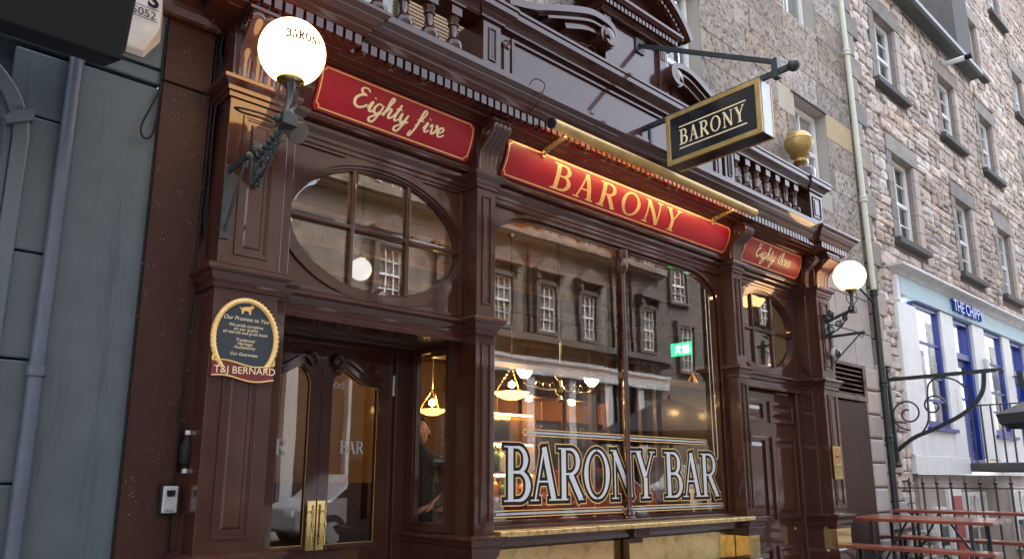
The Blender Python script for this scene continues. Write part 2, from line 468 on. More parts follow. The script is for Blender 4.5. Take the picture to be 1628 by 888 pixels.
ROMAN = {
 'B': (0.68, [st([(.17, .02), (.17, .98)], TK), serif(.13, .025, .26), serif(.13, .975, .26),
              st([(.2, .97)] + arc(.34, .745, .21, .225, 90, -90) + [(.2, .52)], TN, TK, TN),
              st([(.2, .53)] + arc(.37, .28, .24, .25, 90, -90) + [(.2, .03)], TN, TK + .01, TN)]),
 'A': (0.78, [st([(.14, .02), (.38, 1.0)], TN + .01), st([(.38, 1.0), (.64, .02)], TK), serif(.13, .025, .24), serif(.64, .025, .28), st([(.2, .36), (.54, .36)], TN)]),
 'R': (0.76, [st([(.17, .02), (.17, .98)], TK), serif(.15, .025, .3), serif(.13, .975, .26),
              st([(.2, .97)] + arc(.36, .735, .22, .235, 90, -90) + [(.2, .5)], TN, TK, TN), st([(.36, .5), (.66, .02)], TK), serif(.67, .025, .16)]),
 'O': (0.86, [st(arc(.42, .5, .33, .47, 90, 270, 16), TN, TK, TN), st(arc(.42, .5, .33, .47, 90, -90, 16), TN, TK, TN)]),
 'N': (0.84, [st([(.15, .02), (.15, .98)], TN + .01), serif(.15, .025, .24), serif(.1, .975, .18), st([(.14, .97), (.68, .02)], TK), st([(.68, .02), (.68, .98)], TN + .01), serif(.68, .975, .24)]),
 'Y': (0.74, [st([(.36, .02), (.36, .45)], TK), serif(.36, .025, .3), st([(.12, .98), (.36, .44)], TK), st([(.62, .98), (.37, .45)], TN + .01), serif(.12, .975, .26), serif(.62, .975, .22)]),
 ' ': (0.42, []),
}
def S_(pts, w=0.10, k=5): return st(crom(pts, k), w * 0.6, w * 1.05, w * 0.65)
SCRIPT = {
 'E': (0.60, [S_([(.52, .86), (.40, .99), (.24, .96), (.20, .80), (.34, .66), (.42, .67), (.26, .62), (.08, .40), (.10, .12), (.28, .02), (.46, .12), (.56, .26)], .12)]),
 'i': (0.26, [S_([(.0, .12), (.08, .35), (.14, .48), (.10, .2), (.10, .04), (.18, .02), (.28, .16)]), S_([(.17, .66), (.20, .69)], .11)]),
 'g': (0.38, [S_([(.28, .44), (.14, .48), (.02, .28), (.04, .06), (.16, .02), (.28, .2), (.32, .46)]), S_([(.32, .46), (.24, .0), (.14, -.34), (.0, -.38), (-.04, -.24), (.12, -.08), (.40, .14)])]),
 'h': (0.40, [S_([(.0, .12), (.16, .55), (.28, .92), (.22, 1.0), (.15, .8), (.08, .3), (.04, .02)]), S_([(.06, .16), (.2, .44), (.28, .42), (.24, .16), (.26, .03), (.34, .05), (.42, .18)])]),
 't': (0.28, [S_([(.0, .12), (.14, .5), (.22, .84), (.12, .36), (.10, .08), (.18, .02), (.3, .18)]), S_([(.04, .56), (.30, .60)], .07)]),
 'y': (0.38, [S_([(.0, .2), (.06, .46), (.06, .14), (.12, .03), (.24, .18), (.32, .47)]), S_([(.32, .47), (.24, .0), (.12, -.36), (-.02, -.38), (-.04, -.24), (.12, -.08), (.4, .16)])]),
 'f': (0.34, [S_([(.0, .12), (.18, .5), (.32, .92), (.24, 1.02), (.16, .8), (.06, .1), (-.06, -.36), (-.14, -.34), (-.10, -.14)]), S_([(.0, .42), (.30, .46)], .07)]),
 'v': (0.36, [S_([(.0, .3), (.08, .47), (.12, .2), (.16, .03), (.30, .2), (.32, .44), (.27, .5), (.27, .4), (.38, .4)])]),
 'e': (0.32, [S_([(.0, .14), (.16, .22), (.26, .38), (.18, .48), (.07, .36), (.06, .12), (.14, .02), (.26, .07), (.34, .18)])]),
 'r': (0.30, [S_([(.0, .2), (.08, .52), (.12, .42), (.24, .44), (.2, .2), (.2, .04), (.28, .06), (.34, .18)])]),
 ' ': (0.34, []),
}
def lettering(text, font, fn, e=0.0, track=0.0, slant=0.0, lay=0.0003, sub=1):
    """strokes laid as flat paint; fn(u, v, layer) -> xyz, u along the line in letter heights"""
    mb = MB(); x = 0.0; L = 0
    for ch in text:
        wd, strokes = font[ch]
        for pts, ws in strokes:
            if sub > 1 and len(pts) == 2:
                a, b = pts; pts = [(a[0] + (b[0] - a[0]) * i / 6, a[1] + (b[1] - a[1]) * i / 6) for i in range(7)]
                ws = [ws[0] + (ws[-1] - ws[0]) * i / 6 for i in range(7)]
            n = len(pts); vs = []
            for i in range(n):
                dx = pts[min(i + 1, n - 1)][0] - pts[max(i - 1, 0)][0]
                dz = pts[min(i + 1, n - 1)][1] - pts[max(i - 1, 0)][1]
                q = math.hypot(dx, dz) or 1; dx /= q; dz /= q
                px, pz = pts[i]
                if e and i == 0: px -= dx * e; pz -= dz * e
                if e and i == n - 1: px += dx * e; pz += dz * e
                h = ws[i] / 2 + e
                for sg in (1, -1):
                    u, v = px - dz * h * sg, pz + dx * h * sg
                    vs.append(fn(x + u + slant * v, v, L * lay))
            mb.add(vs, [(2 * i, 2 * i + 1, 2 * i + 3, 2 * i + 2) for i in range(n - 1)])
            L += 1
        x += wd + track
    return mb, x
def textwidth(text, font, track=0.0): return sum(font[c][0] + track for c in text)
def small_text(name, body, size, m, parent, origin, U, V, align='CENTER', shear=0.0, extrude=0.0, bold=0.0):
    """plain lettering from the built-in font as a flat (or raised) mesh"""
    cu = bpy.data.curves.new(name, 'FONT'); cu.body = body; cu.size = size; cu.align_x = align; cu.shear = shear
    cu.extrude = extrude; cu.offset = bold; cu.space_line = 0.9
    to = bpy.data.objects.new(name, cu); COL.objects.link(to)
    dg = bpy.context.evaluated_depsgraph_get()
    me = bpy.data.meshes.new_from_object(to.evaluated_get(dg))
    COL.objects.unlink(to); bpy.data.objects.remove(to); bpy.data.curves.remove(cu)
    U, V = Vector(U).normalized(), Vector(V).normalized(); N = U.cross(V)
    me.transform(Matrix(((U.x, V.x, N.x, origin[0]), (U.y, V.y, N.y, origin[1]), (U.z, V.z, N.z, origin[2]), (0, 0, 0, 1))))
    me.materials.clear(); me.materials.append(MAT[m])
    o = bpy.data.objects.new(name, me); COL.objects.link(o); o.parent = parent
    return o
def gz(x): return 0.10 + 0.03 * x      # the street climbs gently to the right

# ================================================================== ground
def ground_sheet(name, x0, x1, y0, y1, dz, m, nx=1):
    mb = MB()
    vs = []; fs = []
    vs = [(x0, y0, gz(x0) + dz), (x1, y0, gz(x1) + dz), (x1, y1, gz(x1) + dz), (x0, y1, gz(x0) + dz)]
    mb.add(vs, [(0, 1, 2, 3)])
    return struct(mb.build(name, m))
ground_sheet('ground', -150, 260, -200, 200, -2.6, 'asphalt')
ground_sheet('road', -80, 120, -9.6, -4.6, -0.12, 'asphalt')
def pavement():
    mb = MB()
    for (x0, x1, y0, y1) in ((-60, 10.46, -4.45, 0.3), (10.46, 100, -4.45, -1.62)):
        vs = [(x, y, gz(x) + d) for d in (0, -0.2) for x, y in ((x0, y0), (x1, y0), (x1, y1), (x0, y1))]
        mb.add(vs, [(0, 1, 2, 3), (4, 7, 6, 5), (0, 4, 5, 1), (1, 5, 6, 2), (2, 6, 7, 3), (3, 7, 4, 0)])
    return struct(mb.build('pavement', 'paving'))
pave = pavement()
mb = MB(); mb.add([(x, y, gz(x) + d) for d in (0, -0.2) for x, y in ((-60, -4.6), (100, -4.6), (100, -4.452), (-60, -4.452))],
                  [(0, 1, 2, 3), (4, 7, 6, 5), (0, 4, 5, 1), (1, 5, 6, 2), (2, 6, 7, 3), (3, 7, 4, 0)])
struct(mb.build('kerb', 'kerb'))
mb = MB(); mb.add([(x, y, gz(x) + d) for d in (0, -0.2) for x, y in ((-60, -12.4), (100, -12.4), (100, -9.6), (-60, -9.6))],
                  [(0, 1, 2, 3), (4, 7, 6, 5), (0, 4, 5, 1), (1, 5, 6, 2), (2, 6, 7, 3), (3, 7, 4, 0)])
struct(mb.build('far_pavement', 'paving'))

def off(p):
    v = Vector((0, 0, 0))
    while p: v += p.location; p = p.parent
    return v
_b0 = MB.build
def _build(s, name, m, parent=None, smooth=False, bevel=0, loc=None, seg=2, ang=35):
    o = _b0(s, name, m, parent, smooth, bevel, None, seg, ang)
    o.location = Vector(loc or (0, 0, 0)) - (off(parent) if parent else Vector((0, 0, 0)))
    return o
MB.build = _build

def frame_panel(parent, x0, x1, z0, z1, y, m='brown', wd=0.016, field=True, name='panel'):
    """moulded rectangular panel standing on a face at depth y (towards -Y)"""
    mb = MB()
    def rp(i): return rect(x0 + i, x1 - i, z0 + i, z1 - i)
    mb.ring(rp(0), rp(wd * 0.55), XZ, y + 0.002, y - 0.011)
    mb.ring(rp(wd * 0.55 + 0.0005), rp(wd), XZ, y + 0.002, y - 0.006)
    if field and x1 - x0 > 0.06:
        i = wd + min(0.022, (x1 - x0) * 0.16)
        a, b = rp(i), rp(i + 0.01)
        n = 4
        vs = [(p[0], y + 0.001, p[1]) for p in a] + [(p[0], y - 0.008, p[1]) for p in b]
        mb.add(vs, [(0, 1, 5, 4), (1, 2, 6, 5), (2, 3, 7, 6), (3, 0, 4, 7), (4, 5, 6, 7)])
    o = mb.build(name, m, parent)
    return o

# ================================================================== the pub shopfront
pub = thing('pub_shopfront', 'glossy dark brown timber pub front with red signs and big window', 'shopfront', loc=(4.9, 0, 0.2))
GB = 0.0    # plinth bottom
X = dict(l0=1.352, l1=1.693, l2=1.783, m0=3.16, m1=3.33, r0=6.46, r1=6.63, e0=7.96, e1=8.05, e2=8.37)
PATH = [(1.352, 0.05), (1.352, -.24), (1.693, -.24), (1.693, -.15), (1.783, -.15), (1.783, 0), (3.16, 0), (3.16, -.15), (3.33, -.15), (3.33, 0),
        (6.46, 0), (6.46, -.15), (6.63, -.15), (6.63, 0), (7.96, 0), (7.96, -.15), (8.05, -.15), (8.05, -.24), (8.37, -.24), (8.37, 0.05)]
MIDL = PATH[:10]; MIDR = PATH[10:]

def pilaster(x0, x1, yf, z0, z1, parent=pub, name='pilaster', m='brown'):
    mb = MB(); mb.box(x0, x1, yf, 0.12, z0, z1)
    return mb.build(name, m, parent, bevel=0.004)
# left end pier
lp_up = pilaster(1.352, 1.693, -.24, 2.6, 4.15)
pilaster(1.6935, 1.783, -.15, 2.6, 4.15, lp_up, 'pilaster_strip')
frame_panel(lp_up, 1.432, 1.618, 2.70, 3.49, -.24, wd=0.022)
lp_lo = pilaster(1.352, 1.693, -.24, GB, 2.55, m='brown_wet')
pilaster(1.6935, 1.783, -.15, GB, 2.55, lp_lo, 'pilaster_strip')
frame_panel(lp_lo, 1.43, 1.618, 1.26, 2.46, -.24, wd=0.022, m='brown_wet')
# centre-left and centre-right piers
for a, b in (('m0', 'm1'), ('r0', 'r1')):
    u = pilaster(X[a], X[b], -.15, 2.6, 4.15)
    frame_panel(u, X[a] + 0.045, X[b] - 0.045, 2.73, 3.52, -.15, wd=0.012)
    d = pilaster(X[a], X[b], -.15, GB, 2.55)
    frame_panel(d, X[a] + 0.045, X[b] - 0.045, 1.27, 2.46, -.15, wd=0.012)
# right end pier
rp_up = pilaster(8.05, 8.37, -.24, 2.6, 4.15)
pilaster(7.96, 8.0495, -.15, 2.6, 4.15, rp_up, 'pilaster_strip')
frame_panel(rp_up, 8.12, 8.30, 2.73, 3.52, -.24, wd=0.018)
rp_lo = pilaster(8.05, 8.37, -.24, GB, 2.55)
pilaster(7.96, 8.0495, -.15, GB, 2.55, rp_lo, 'pilaster_strip')
frame_panel(rp_lo, 8.12, 8.30, 1.27, 2.46, -.24, wd=0.018)

# mouldings that run round the piers
MIDPROF = [(-.03, 2.515), (.012, 2.515), (.018, 2.522), (.018, 2.53), (.012, 2.537), (.014, 2.55), (.026, 2.565), (.036, 2.59), (.052, 2.598), (.058, 2.606), (.058, 2.622), (.05, 2.632), (-.03, 2.645)]
CAPPROF = [(-.03, 3.575), (.012, 3.575), (.012, 3.6), (.024, 3.608), (.024, 3.632), (.036, 3.642), (.05, 3.652), (.055, 3.66), (.055, 3.68), (.045, 3.688), (-.03, 3.70)]
def run(name, prof, path, smooth=True, m='brown'):
    mb = MB(); mb.sweep(prof, path)
    return mb.build(name, m, pub, smooth=smooth, ang=28)
run('middle_moulding', MIDPROF, MIDL + [(3.33, 0.05)]); run('middle_moulding', MIDPROF, [(6.46, 0.05)] + MIDR)
run('capital_moulding', CAPPROF, PATH)
BASEPROF = [(-.03, 1.03), (.008, 1.03), (.02, 1.05), (.03, 1.085), (.03, 1.11), (.05, 1.125), (.055, 1.15), (.066, 1.16), (.066, 1.178), (.05, 1.187), (-.03, 1.195)]
run('base_moulding', BASEPROF, [(1.352, .05), (1.352, -.24), (1.693, -.24), (1.693, -.15), (1.783, -.15), (1.783, .55)], m='brown_wet')
run('base_moulding', BASEPROF, [(3.15, .70), (3.15, -.15), (3.33, -.15), (3.33, 0.02)])
run('base_moulding', BASEPROF, [(6.46, 0.02), (6.46, -.15), (6.63, -.15), (6.63, .05)])
run('base_moulding', BASEPROF, [(7.96, .05), (7.96, -.15), (8.05, -.15), (8.05, -.24), (8.37, -.24), (8.37, .05)])
# plinth blocks with brass bands under the end and centre-right piers
for path in ([(1.352, .05), (1.352, -.255), (1.70, -.255), (1.70, .05)], [(3.15, .70), (3.15, -.165), (3.335, -.165), (3.335, .02)], [(6.455, .02), (6.455, -.165), (6.635, -.165), (6.635, .05)], [(7.955, .05), (7.955, -.165), (8.045, -.165), (8.045, -.255), (8.375, -.255), (8.375, .05)]):
    mb = MB(); mb.sweep([(-.02, GB), (.02, GB), (.02, .80), (.012, .815), (.004, .825), (-.02, .825)], path)
    mb.build('plinth', 'brown_plain', pub)
for path in ([(6.46, .02), (6.46, -.155), (6.63, -.155), (6.63, .05)], [(8.05, -.15), (8.05, -.245), (8.37, -.245), (8.37, .05)], [(3.155, .02), (3.155, -.155), (3.33, -.155), (3.33, .02)]):
    mb = MB(); mb.sweep([(-.004, .83), (.006, .83), (.006, 1.03), (-.004, 1.03)], path)
    mb.build('brass_band', 'brass', pub)

# fascia: canted boards behind the signs, one for each bay
FA = (-.075, 3.765); FB = (-.175, 4.025)
def fas(xx, s, lay=0.0):
    y = FA[0] + (FB[0] - FA[0]) * s - 0.022 * math.sin(math.pi * s)
    z = FA[1] + (FB[1] - FA[1]) * s
    return (xx, y - lay * 0.93, z - lay * 0.36)
def fascia(x0, x1):
    pr = [(.06, 3.69), (-.05, 3.69), (-.085, 3.70), (-.09, 3.715), (-.078, 3.73), (-.078, 3.742), (-.07, 3.748)]
    pr += [(fas(0, s)[1] + 0.012, fas(0, s)[2]) for s in [i / 8 for i in range(9)]]
    pr += [(-.185, 4.035), (-.185, 4.12), (.06, 4.12)]
    mb = MB(); mb.prism(pr, YZ, x0, x1)
    return mb.build('fascia', 'brown_plain', pub, smooth=True, ang=25)
def strokes(lst, fn, lay=0.0):
    mb = MB()
    for pts, wd in lst:
        n = len(pts); vs = []
        for i in range(n):
            cl = pts[0] == pts[-1]
            a = pts[i - 1] if i > 0 else (pts[-2] if cl else pts[0])
            b = pts[i + 1] if i < n - 1 else (pts[1] if cl else pts[-1])
            d1 = (pts[i][0] - a[0], pts[i][1] - a[1]); d2 = (b[0] - pts[i][0], b[1] - pts[i][1])
            q1 = math.hypot(*d1) or 1; q2 = math.hypot(*d2) or 1
            if math.hypot(*d1) == 0: d1, q1 = d2, q2
            if math.hypot(*d2) == 0: d2, q2 = d1, q1
            n1 = (-d1[1] / q1, d1[0] / q1); n2 = (-d2[1] / q2, d2[0] / q2)
            q = max(0.4, 1 + n1[0] * n2[0] + n1[1] * n2[1]); nx, nz = (n1[0] + n2[0]) / q, (n1[1] + n2[1]) / q
            for sg in (1, -1): vs.append(fn(pts[i][0] + nx * wd / 2 * sg, pts[i][1] + nz * wd / 2 * sg, lay))
        mb.add(vs, [(2 * i, 2 * i + 1, 2 * i + 3, 2 * i + 2) for i in range(n - 1)])
    return mb
FH = math.hypot(FB[0] - FA[0], FB[1] - FA[1])
def name_board(x0, x1):
    fo = fascia(*{1: (1.784, 3.159), 3: (3.331, 6.459), 6: (6.631, 7.959)}[int(x0)])
    rows = 12; mb = MB(); vs = []; fs = []
    c = 0.018
    ins = lambda s: c if s in (0.0, 1.0) else 0.0
    ss = [0.0, 0.07] + [0.07 + 0.86 * i / 10 for i in range(1, 10)] + [0.93, 1.0]
    NX = 12
    for s in ss:
        k = c if s in (0.0, 1.0) else 0.0
        for i in range(NX + 1):
            vs.append(fas(x0 + k + (x1 - x0 - 2 * k) * i / NX, s, 0.002))
    for j in range(len(ss) - 1):
        for i in range(NX):
            a = j * (NX + 1) + i; fs.append((a, a + 1, a + NX + 2, a + NX + 1))
    mb.add(vs, fs)
    bd = mb.build('name_board', 'red', pub, smooth=True)
    # gilt line round the board, corners nipped
    g = 0.018; xa, xb, sa, sb = x0 + g, x1 - g, 0.055, 0.945
    nip = 0.024; nv = nip / FH
    pts = [(xa + nip, sa), (xb - nip, sa), (xb - nip * .7, sa + nv * .7), (xb, sa + nv)]
    pts += [(xb, sa + nv + (sb - sa - 2 * nv) * i / 10) for i in range(1, 11)]
    pts += [(xb - nip * .7, sb - nv * .7), (xb - nip, sb), (xa + nip, sb), (xa + nip * .7, sb - nv * .7), (xa, sb - nv)]
    pts += [(xa, sb - nv - (sb - sa - 2 * nv) * i / 10) for i in range(1, 11)]
    pts += [(xa + nip * .7, sa + nv * .7), (xa + nip, sa)]
    P = [(p[0], p[1] * FH) for p in pts]
    ln = strokes([(P, 0.008)], lambda a, b, l: fas(a, b / FH, 0.004), 0)
    ln.build('gilt_line', 'gold', bd)
    return bd
def sign_text(bd, text, font, xl, xr, s0, s1, slant=0.0, m='pale_gold', track=0.0):
    wd = textwidth(text, font, track); k = (xr - xl) / wd; h = (s1 - s0)
    mb, _ = lettering(text, font, lambda u, v, l: fas(xl + u * k, s0 + v * h, 0.0045 + l), track=track, slant=slant, lay=0.00012, sub=2)
    return mb.build('lettering', m, bd)
b85 = name_board(1.90, 3.115)
sign_text(b85, 'Eighty five', SCRIPT, 2.14, 2.85, 0.33, 0.82, slant=0.12)
bB = name_board(3.43, 6.445)
mbx = []
sign_text(bB, 'BARONY', ROMAN, 3.93, 5.66, 0.13, 0.85, track=0.16, m='gold')
b83 = name_board(6.72, 7.925)
sign_text(b83, 'Eighty three', SCRIPT, 6.96, 7.68, 0.33, 0.84, slant=0.12)
MAT['red'].node_tree.nodes['Principled BSDF'].inputs['Coat Roughness'].default_value = 0.2

# consoles (reeded scroll brackets) between capitals and cornice
def console(x0, x1, yb, proj, name='console'):
    z0, z1 = 3.70, 4.05
    prof = crom([(yb - 0.01, z0), (yb - 0.012, z0 + .07), (yb - 0.03, z0 + .15), (yb - proj * .62, z0 + .21), (yb - proj, z0 + .27), (yb - proj * .97, z0 + .32), (yb - proj * .7, z1)], 5)
    reeds = 4; NX = reeds * 6
    mb = MB(); vs = []
    for i in range(NX + 1):
        t = i / NX; xx = x0 + (x1 - x0) * t
        lob = abs(math.sin(math.pi * t * reeds)) ** 0.6 * 0.016
        for y, z in prof: vs.append((xx, y - lob, z))
    k = len(prof)
    fs = [(i * k + j, i * k + j + 1, (i + 1) * k + j + 1, (i + 1) * k + j) for i in range(NX) for j in range(k - 1)]
    mb.add(vs, fs)
    # cheeks and back
    for xx in (x0, x1):
        n0 = len(mb.v)
        vv = [(xx, y, z) for y, z in prof] + [(xx, yb + .03, z1), (xx, yb + .03, z0)]
        mb.add(vv, [tuple(range(len(vv)))])
    mb.box(x0 + .002, x1 - .002, yb - 0.008, yb + .05, z0 - .01, z1 + .0)
    o = mb.build(name, 'brown_plain', pub, smooth=True, ang=50)
    # volute on the cheek
    cy, cz = yb - proj * 0.52, z0 + .26
    sp = MB(); pts = []
    for i in range(40):
        a = i / 39 * 2.2 * 2 * math.pi; r = 0.055 * (1 - i / 46)
        pts.append((x0 - 0.002, cy - r * math.cos(a) * .9, cz + r * math.sin(a)))
    sp.tube(pts, 0.007, 6)
    sp.lathe([(0.012, -.008), (0.012, .006)], (x0, cy, cz), 10, axis=(1, 0, 0))
    sp.build('volute', 'brown_plain', o, smooth=True)
    ab = MB(); ab.box(x0 - .01, x1 + .01, yb - proj * .98, yb + .02, 4.035, 4.06)
    ab.build('abacus', 'brown_plain', o, bevel=0.004)
    return o
console(1.37, 1.675, -.24, 0.17)
console(3.165, 3.325, -.15, 0.17)
console(6.465, 6.625, -.15, 0.17)
console(8.065, 8.355, -.24, 0.17)
console(7.965, 8.045, -.15, 0.15)

# main cornice with dentils
CPATH = [(1.352, .05), (1.352, -.235), (1.86, -.235), (1.86, -.185), (8.04, -.185), (8.04, -.235), (8.37, -.235), (8.37, .05)]
CPROF = [(-.06, 4.03), (.008, 4.03), (.008, 4.042), (.02, 4.045), (.04, 4.048), (.055, 4.056), (.09, 4.058), (.10, 4.066), (.115, 4.07), (.145, 4.071), (.145, 4.141), (.198, 4.141), (.202, 4.15), (.206, 4.152), (.21, 4.165), (.222, 4.19), (.24, 4.215), (.262, 4.235), (.268, 4.24), (.268, 4.248), (.285, 4.262), (.297, 4.267), (.302, 4.272), (.302, 4.291), (.292, 4.297), (-.06, 4.33)]
corn = run('cornice', CPROF, CPATH, m='brown_plain')
dm = MB(); dm.box(-.0215, .0215, -.05, 0.0, -.032, .032)
dmesh = dm.mesh('dentil', 'brown_plain')
def dentils(parent, pts, mesh, rot=None):
    for (x, y, z) in pts:
        o = bpy.data.objects.new('dentil', mesh); COL.objects.link(o); o.parent = parent
        o.location = Vector((x, y, z)) - off(parent)
PIT = 0.0628
pts = []
xx = 1.25
while xx < 2.03: pts.append((xx, -.378, 4.108)); xx += PIT
xx = 2.08
while xx < 7.86: pts.append((xx, -.328, 4.108)); xx += PIT
xx = 7.92
while xx < 8.52: pts.append((xx, -.378, 4.108)); xx += PIT
dentils(corn, pts, dmesh)

# oval light over each door
def clip_rect(poly, x0, x1, z0, z1):
    for ax, lim, sg in ((0, x0, 1), (0, x1, -1), (1, z0, 1), (1, z1, -1)):
        out = []
        for i in range(len(poly)):
            p, q = poly[i], poly[(i + 1) % len(poly)]
            ip, iq = (p[ax] - lim) * sg >= 0, (q[ax] - lim) * sg >= 0
            if ip: out.append(p)
            if ip != iq:
                t = (lim - p[ax]) / (q[ax] - p[ax]); out.append((p[0] + (q[0] - p[0]) * t, p[1] + (q[1] - p[1]) * t))
        poly = out
        if not poly: break
    return poly
def shrink(poly, d):
    cx = sum(p[0] for p in poly) / len(poly); cz = sum(p[1] for p in poly) / len(poly)
    out = []
    for p in poly:
        q = math.hypot(p[0] - cx, p[1] - cz); k = max(0.2, 1 - d / q) if q else 1
        out.append((cx + (p[0] - cx) * k, cz + (p[1] - cz) * k))
    return out
def onrect(x0, x1, z0, z1, cx, cz, n=48):
    out = []
    for i in range(n):
        a = 2 * math.pi * i / n; c, s = math.cos(a), math.sin(a)
        t = min(((x1 if c > 0 else x0) - cx) / c if abs(c) > 1e-9 else 1e9, ((z1 if s > 0 else z0) - cz) / s if abs(s) > 1e-9 else 1e9)
        out.append((cx + c * t, cz + s * t))
    # pull the nearest sample onto each corner
    for q in ((x0, z0), (x1, z0), (x1, z1), (x0, z1)):
        i = min(range(n), key=lambda i: (out[i][0] - q[0]) ** 2 + (out[i][1] - q[1]) ** 2); out[i] = q
    return out
def oval_bay(x0, x1, cx, a=0.63, b=0.405, cz=3.11):
    z0, z1 = 2.64, 3.58
    mb = MB(); mb.ring(onrect(x0, x1, z0, z1, cx, cz), ell(cx, cz, a + .055, b + .055), XZ, 0.012, 0.09)
    bp = mb.build('spandrel_panel', 'brown_plain', pub)
    # raised border and oval frame leave sunk spandrels
    mb = MB(); mb.ring(rect(x0, x1, z0, z1), rect(x0 + .035, x1 - .035, z0 + .028, z1 - .028), XZ, -.002, 0.02)
    mb.build('border', 'brown', bp, bevel=0.003)
    mb = MB(); mb.ring(ell(cx, cz, a + .095, b + .075), ell(cx, cz, a + .03, b + .03), XZ, -.006, .05)
    mb.ring(ell(cx, cz, a + .03, b + .03), ell(cx, cz, a + .012, b + .012), XZ, .008, .06)
    mb.ring(ell(cx, cz, a + .012, b + .012), ell(cx, cz, a, b), XZ, .022, .07)
    fr = mb.build('oval_window', 'brown', pub, smooth=True)
    dx = a / 3
    for k in (-1, 1):
        h = b * math.sqrt(1 - (dx / a) ** 2) + .005
        g = MB(); g.box(cx + k * dx - .014, cx + k * dx + .014, .016, .06, cz - h, cz + h)
        g.build('glazing_bar', 'brown', fr, bevel=0.005)
    g = MB(); g.box(cx - a - .004, cx + a + .004, .018, .058, cz - .014, cz + .014)
    g.build('glazing_bar', 'brown', fr, bevel=0.005)
    E_ = ell(cx, cz, a + .006, b + .006, 72)
    xs = [cx - a - .02, cx - dx, cx + dx, cx + a + .02]; zs = [cz - b - .02, cz, cz + b + .02]
    for i in range(3):
        for j in range(2):
            pl = clip_rect(E_, xs[i], xs[i + 1], zs[j], zs[j + 1])
            inn = shrink(pl, 0.042)
            n = len(pl); mb = MB()
            mb.add([(p[0], .047, p[1]) for p in pl] + [(p[0], .0395, p[1]) for p in inn],
                   [(k, (k + 1) % n, n + (k + 1) % n, n + k) for k in range(n)] + [tuple(range(n, 2 * n))])
            mb.build('pane', 'glass', fr)
    return fr
oval_bay(1.784, 3.159, 2.485)
oval_bay(6.631, 7.959, 7.30, a=0.60)

# door lintels
def lintel(x0, x1):
    mb = MB(); mb.prism([(-.03, 2.47), (-.03, 2.50), (-.02, 2.505), (-.02, 2.53), (.0, 2.54), (.0, 2.66), (.10, 2.66), (.10, 2.47)], YZ, x0, x1)
    return mb.build('lintel', 'brown', pub)
lintel(1.784, 3.159); lintel(6.631, 7.959)

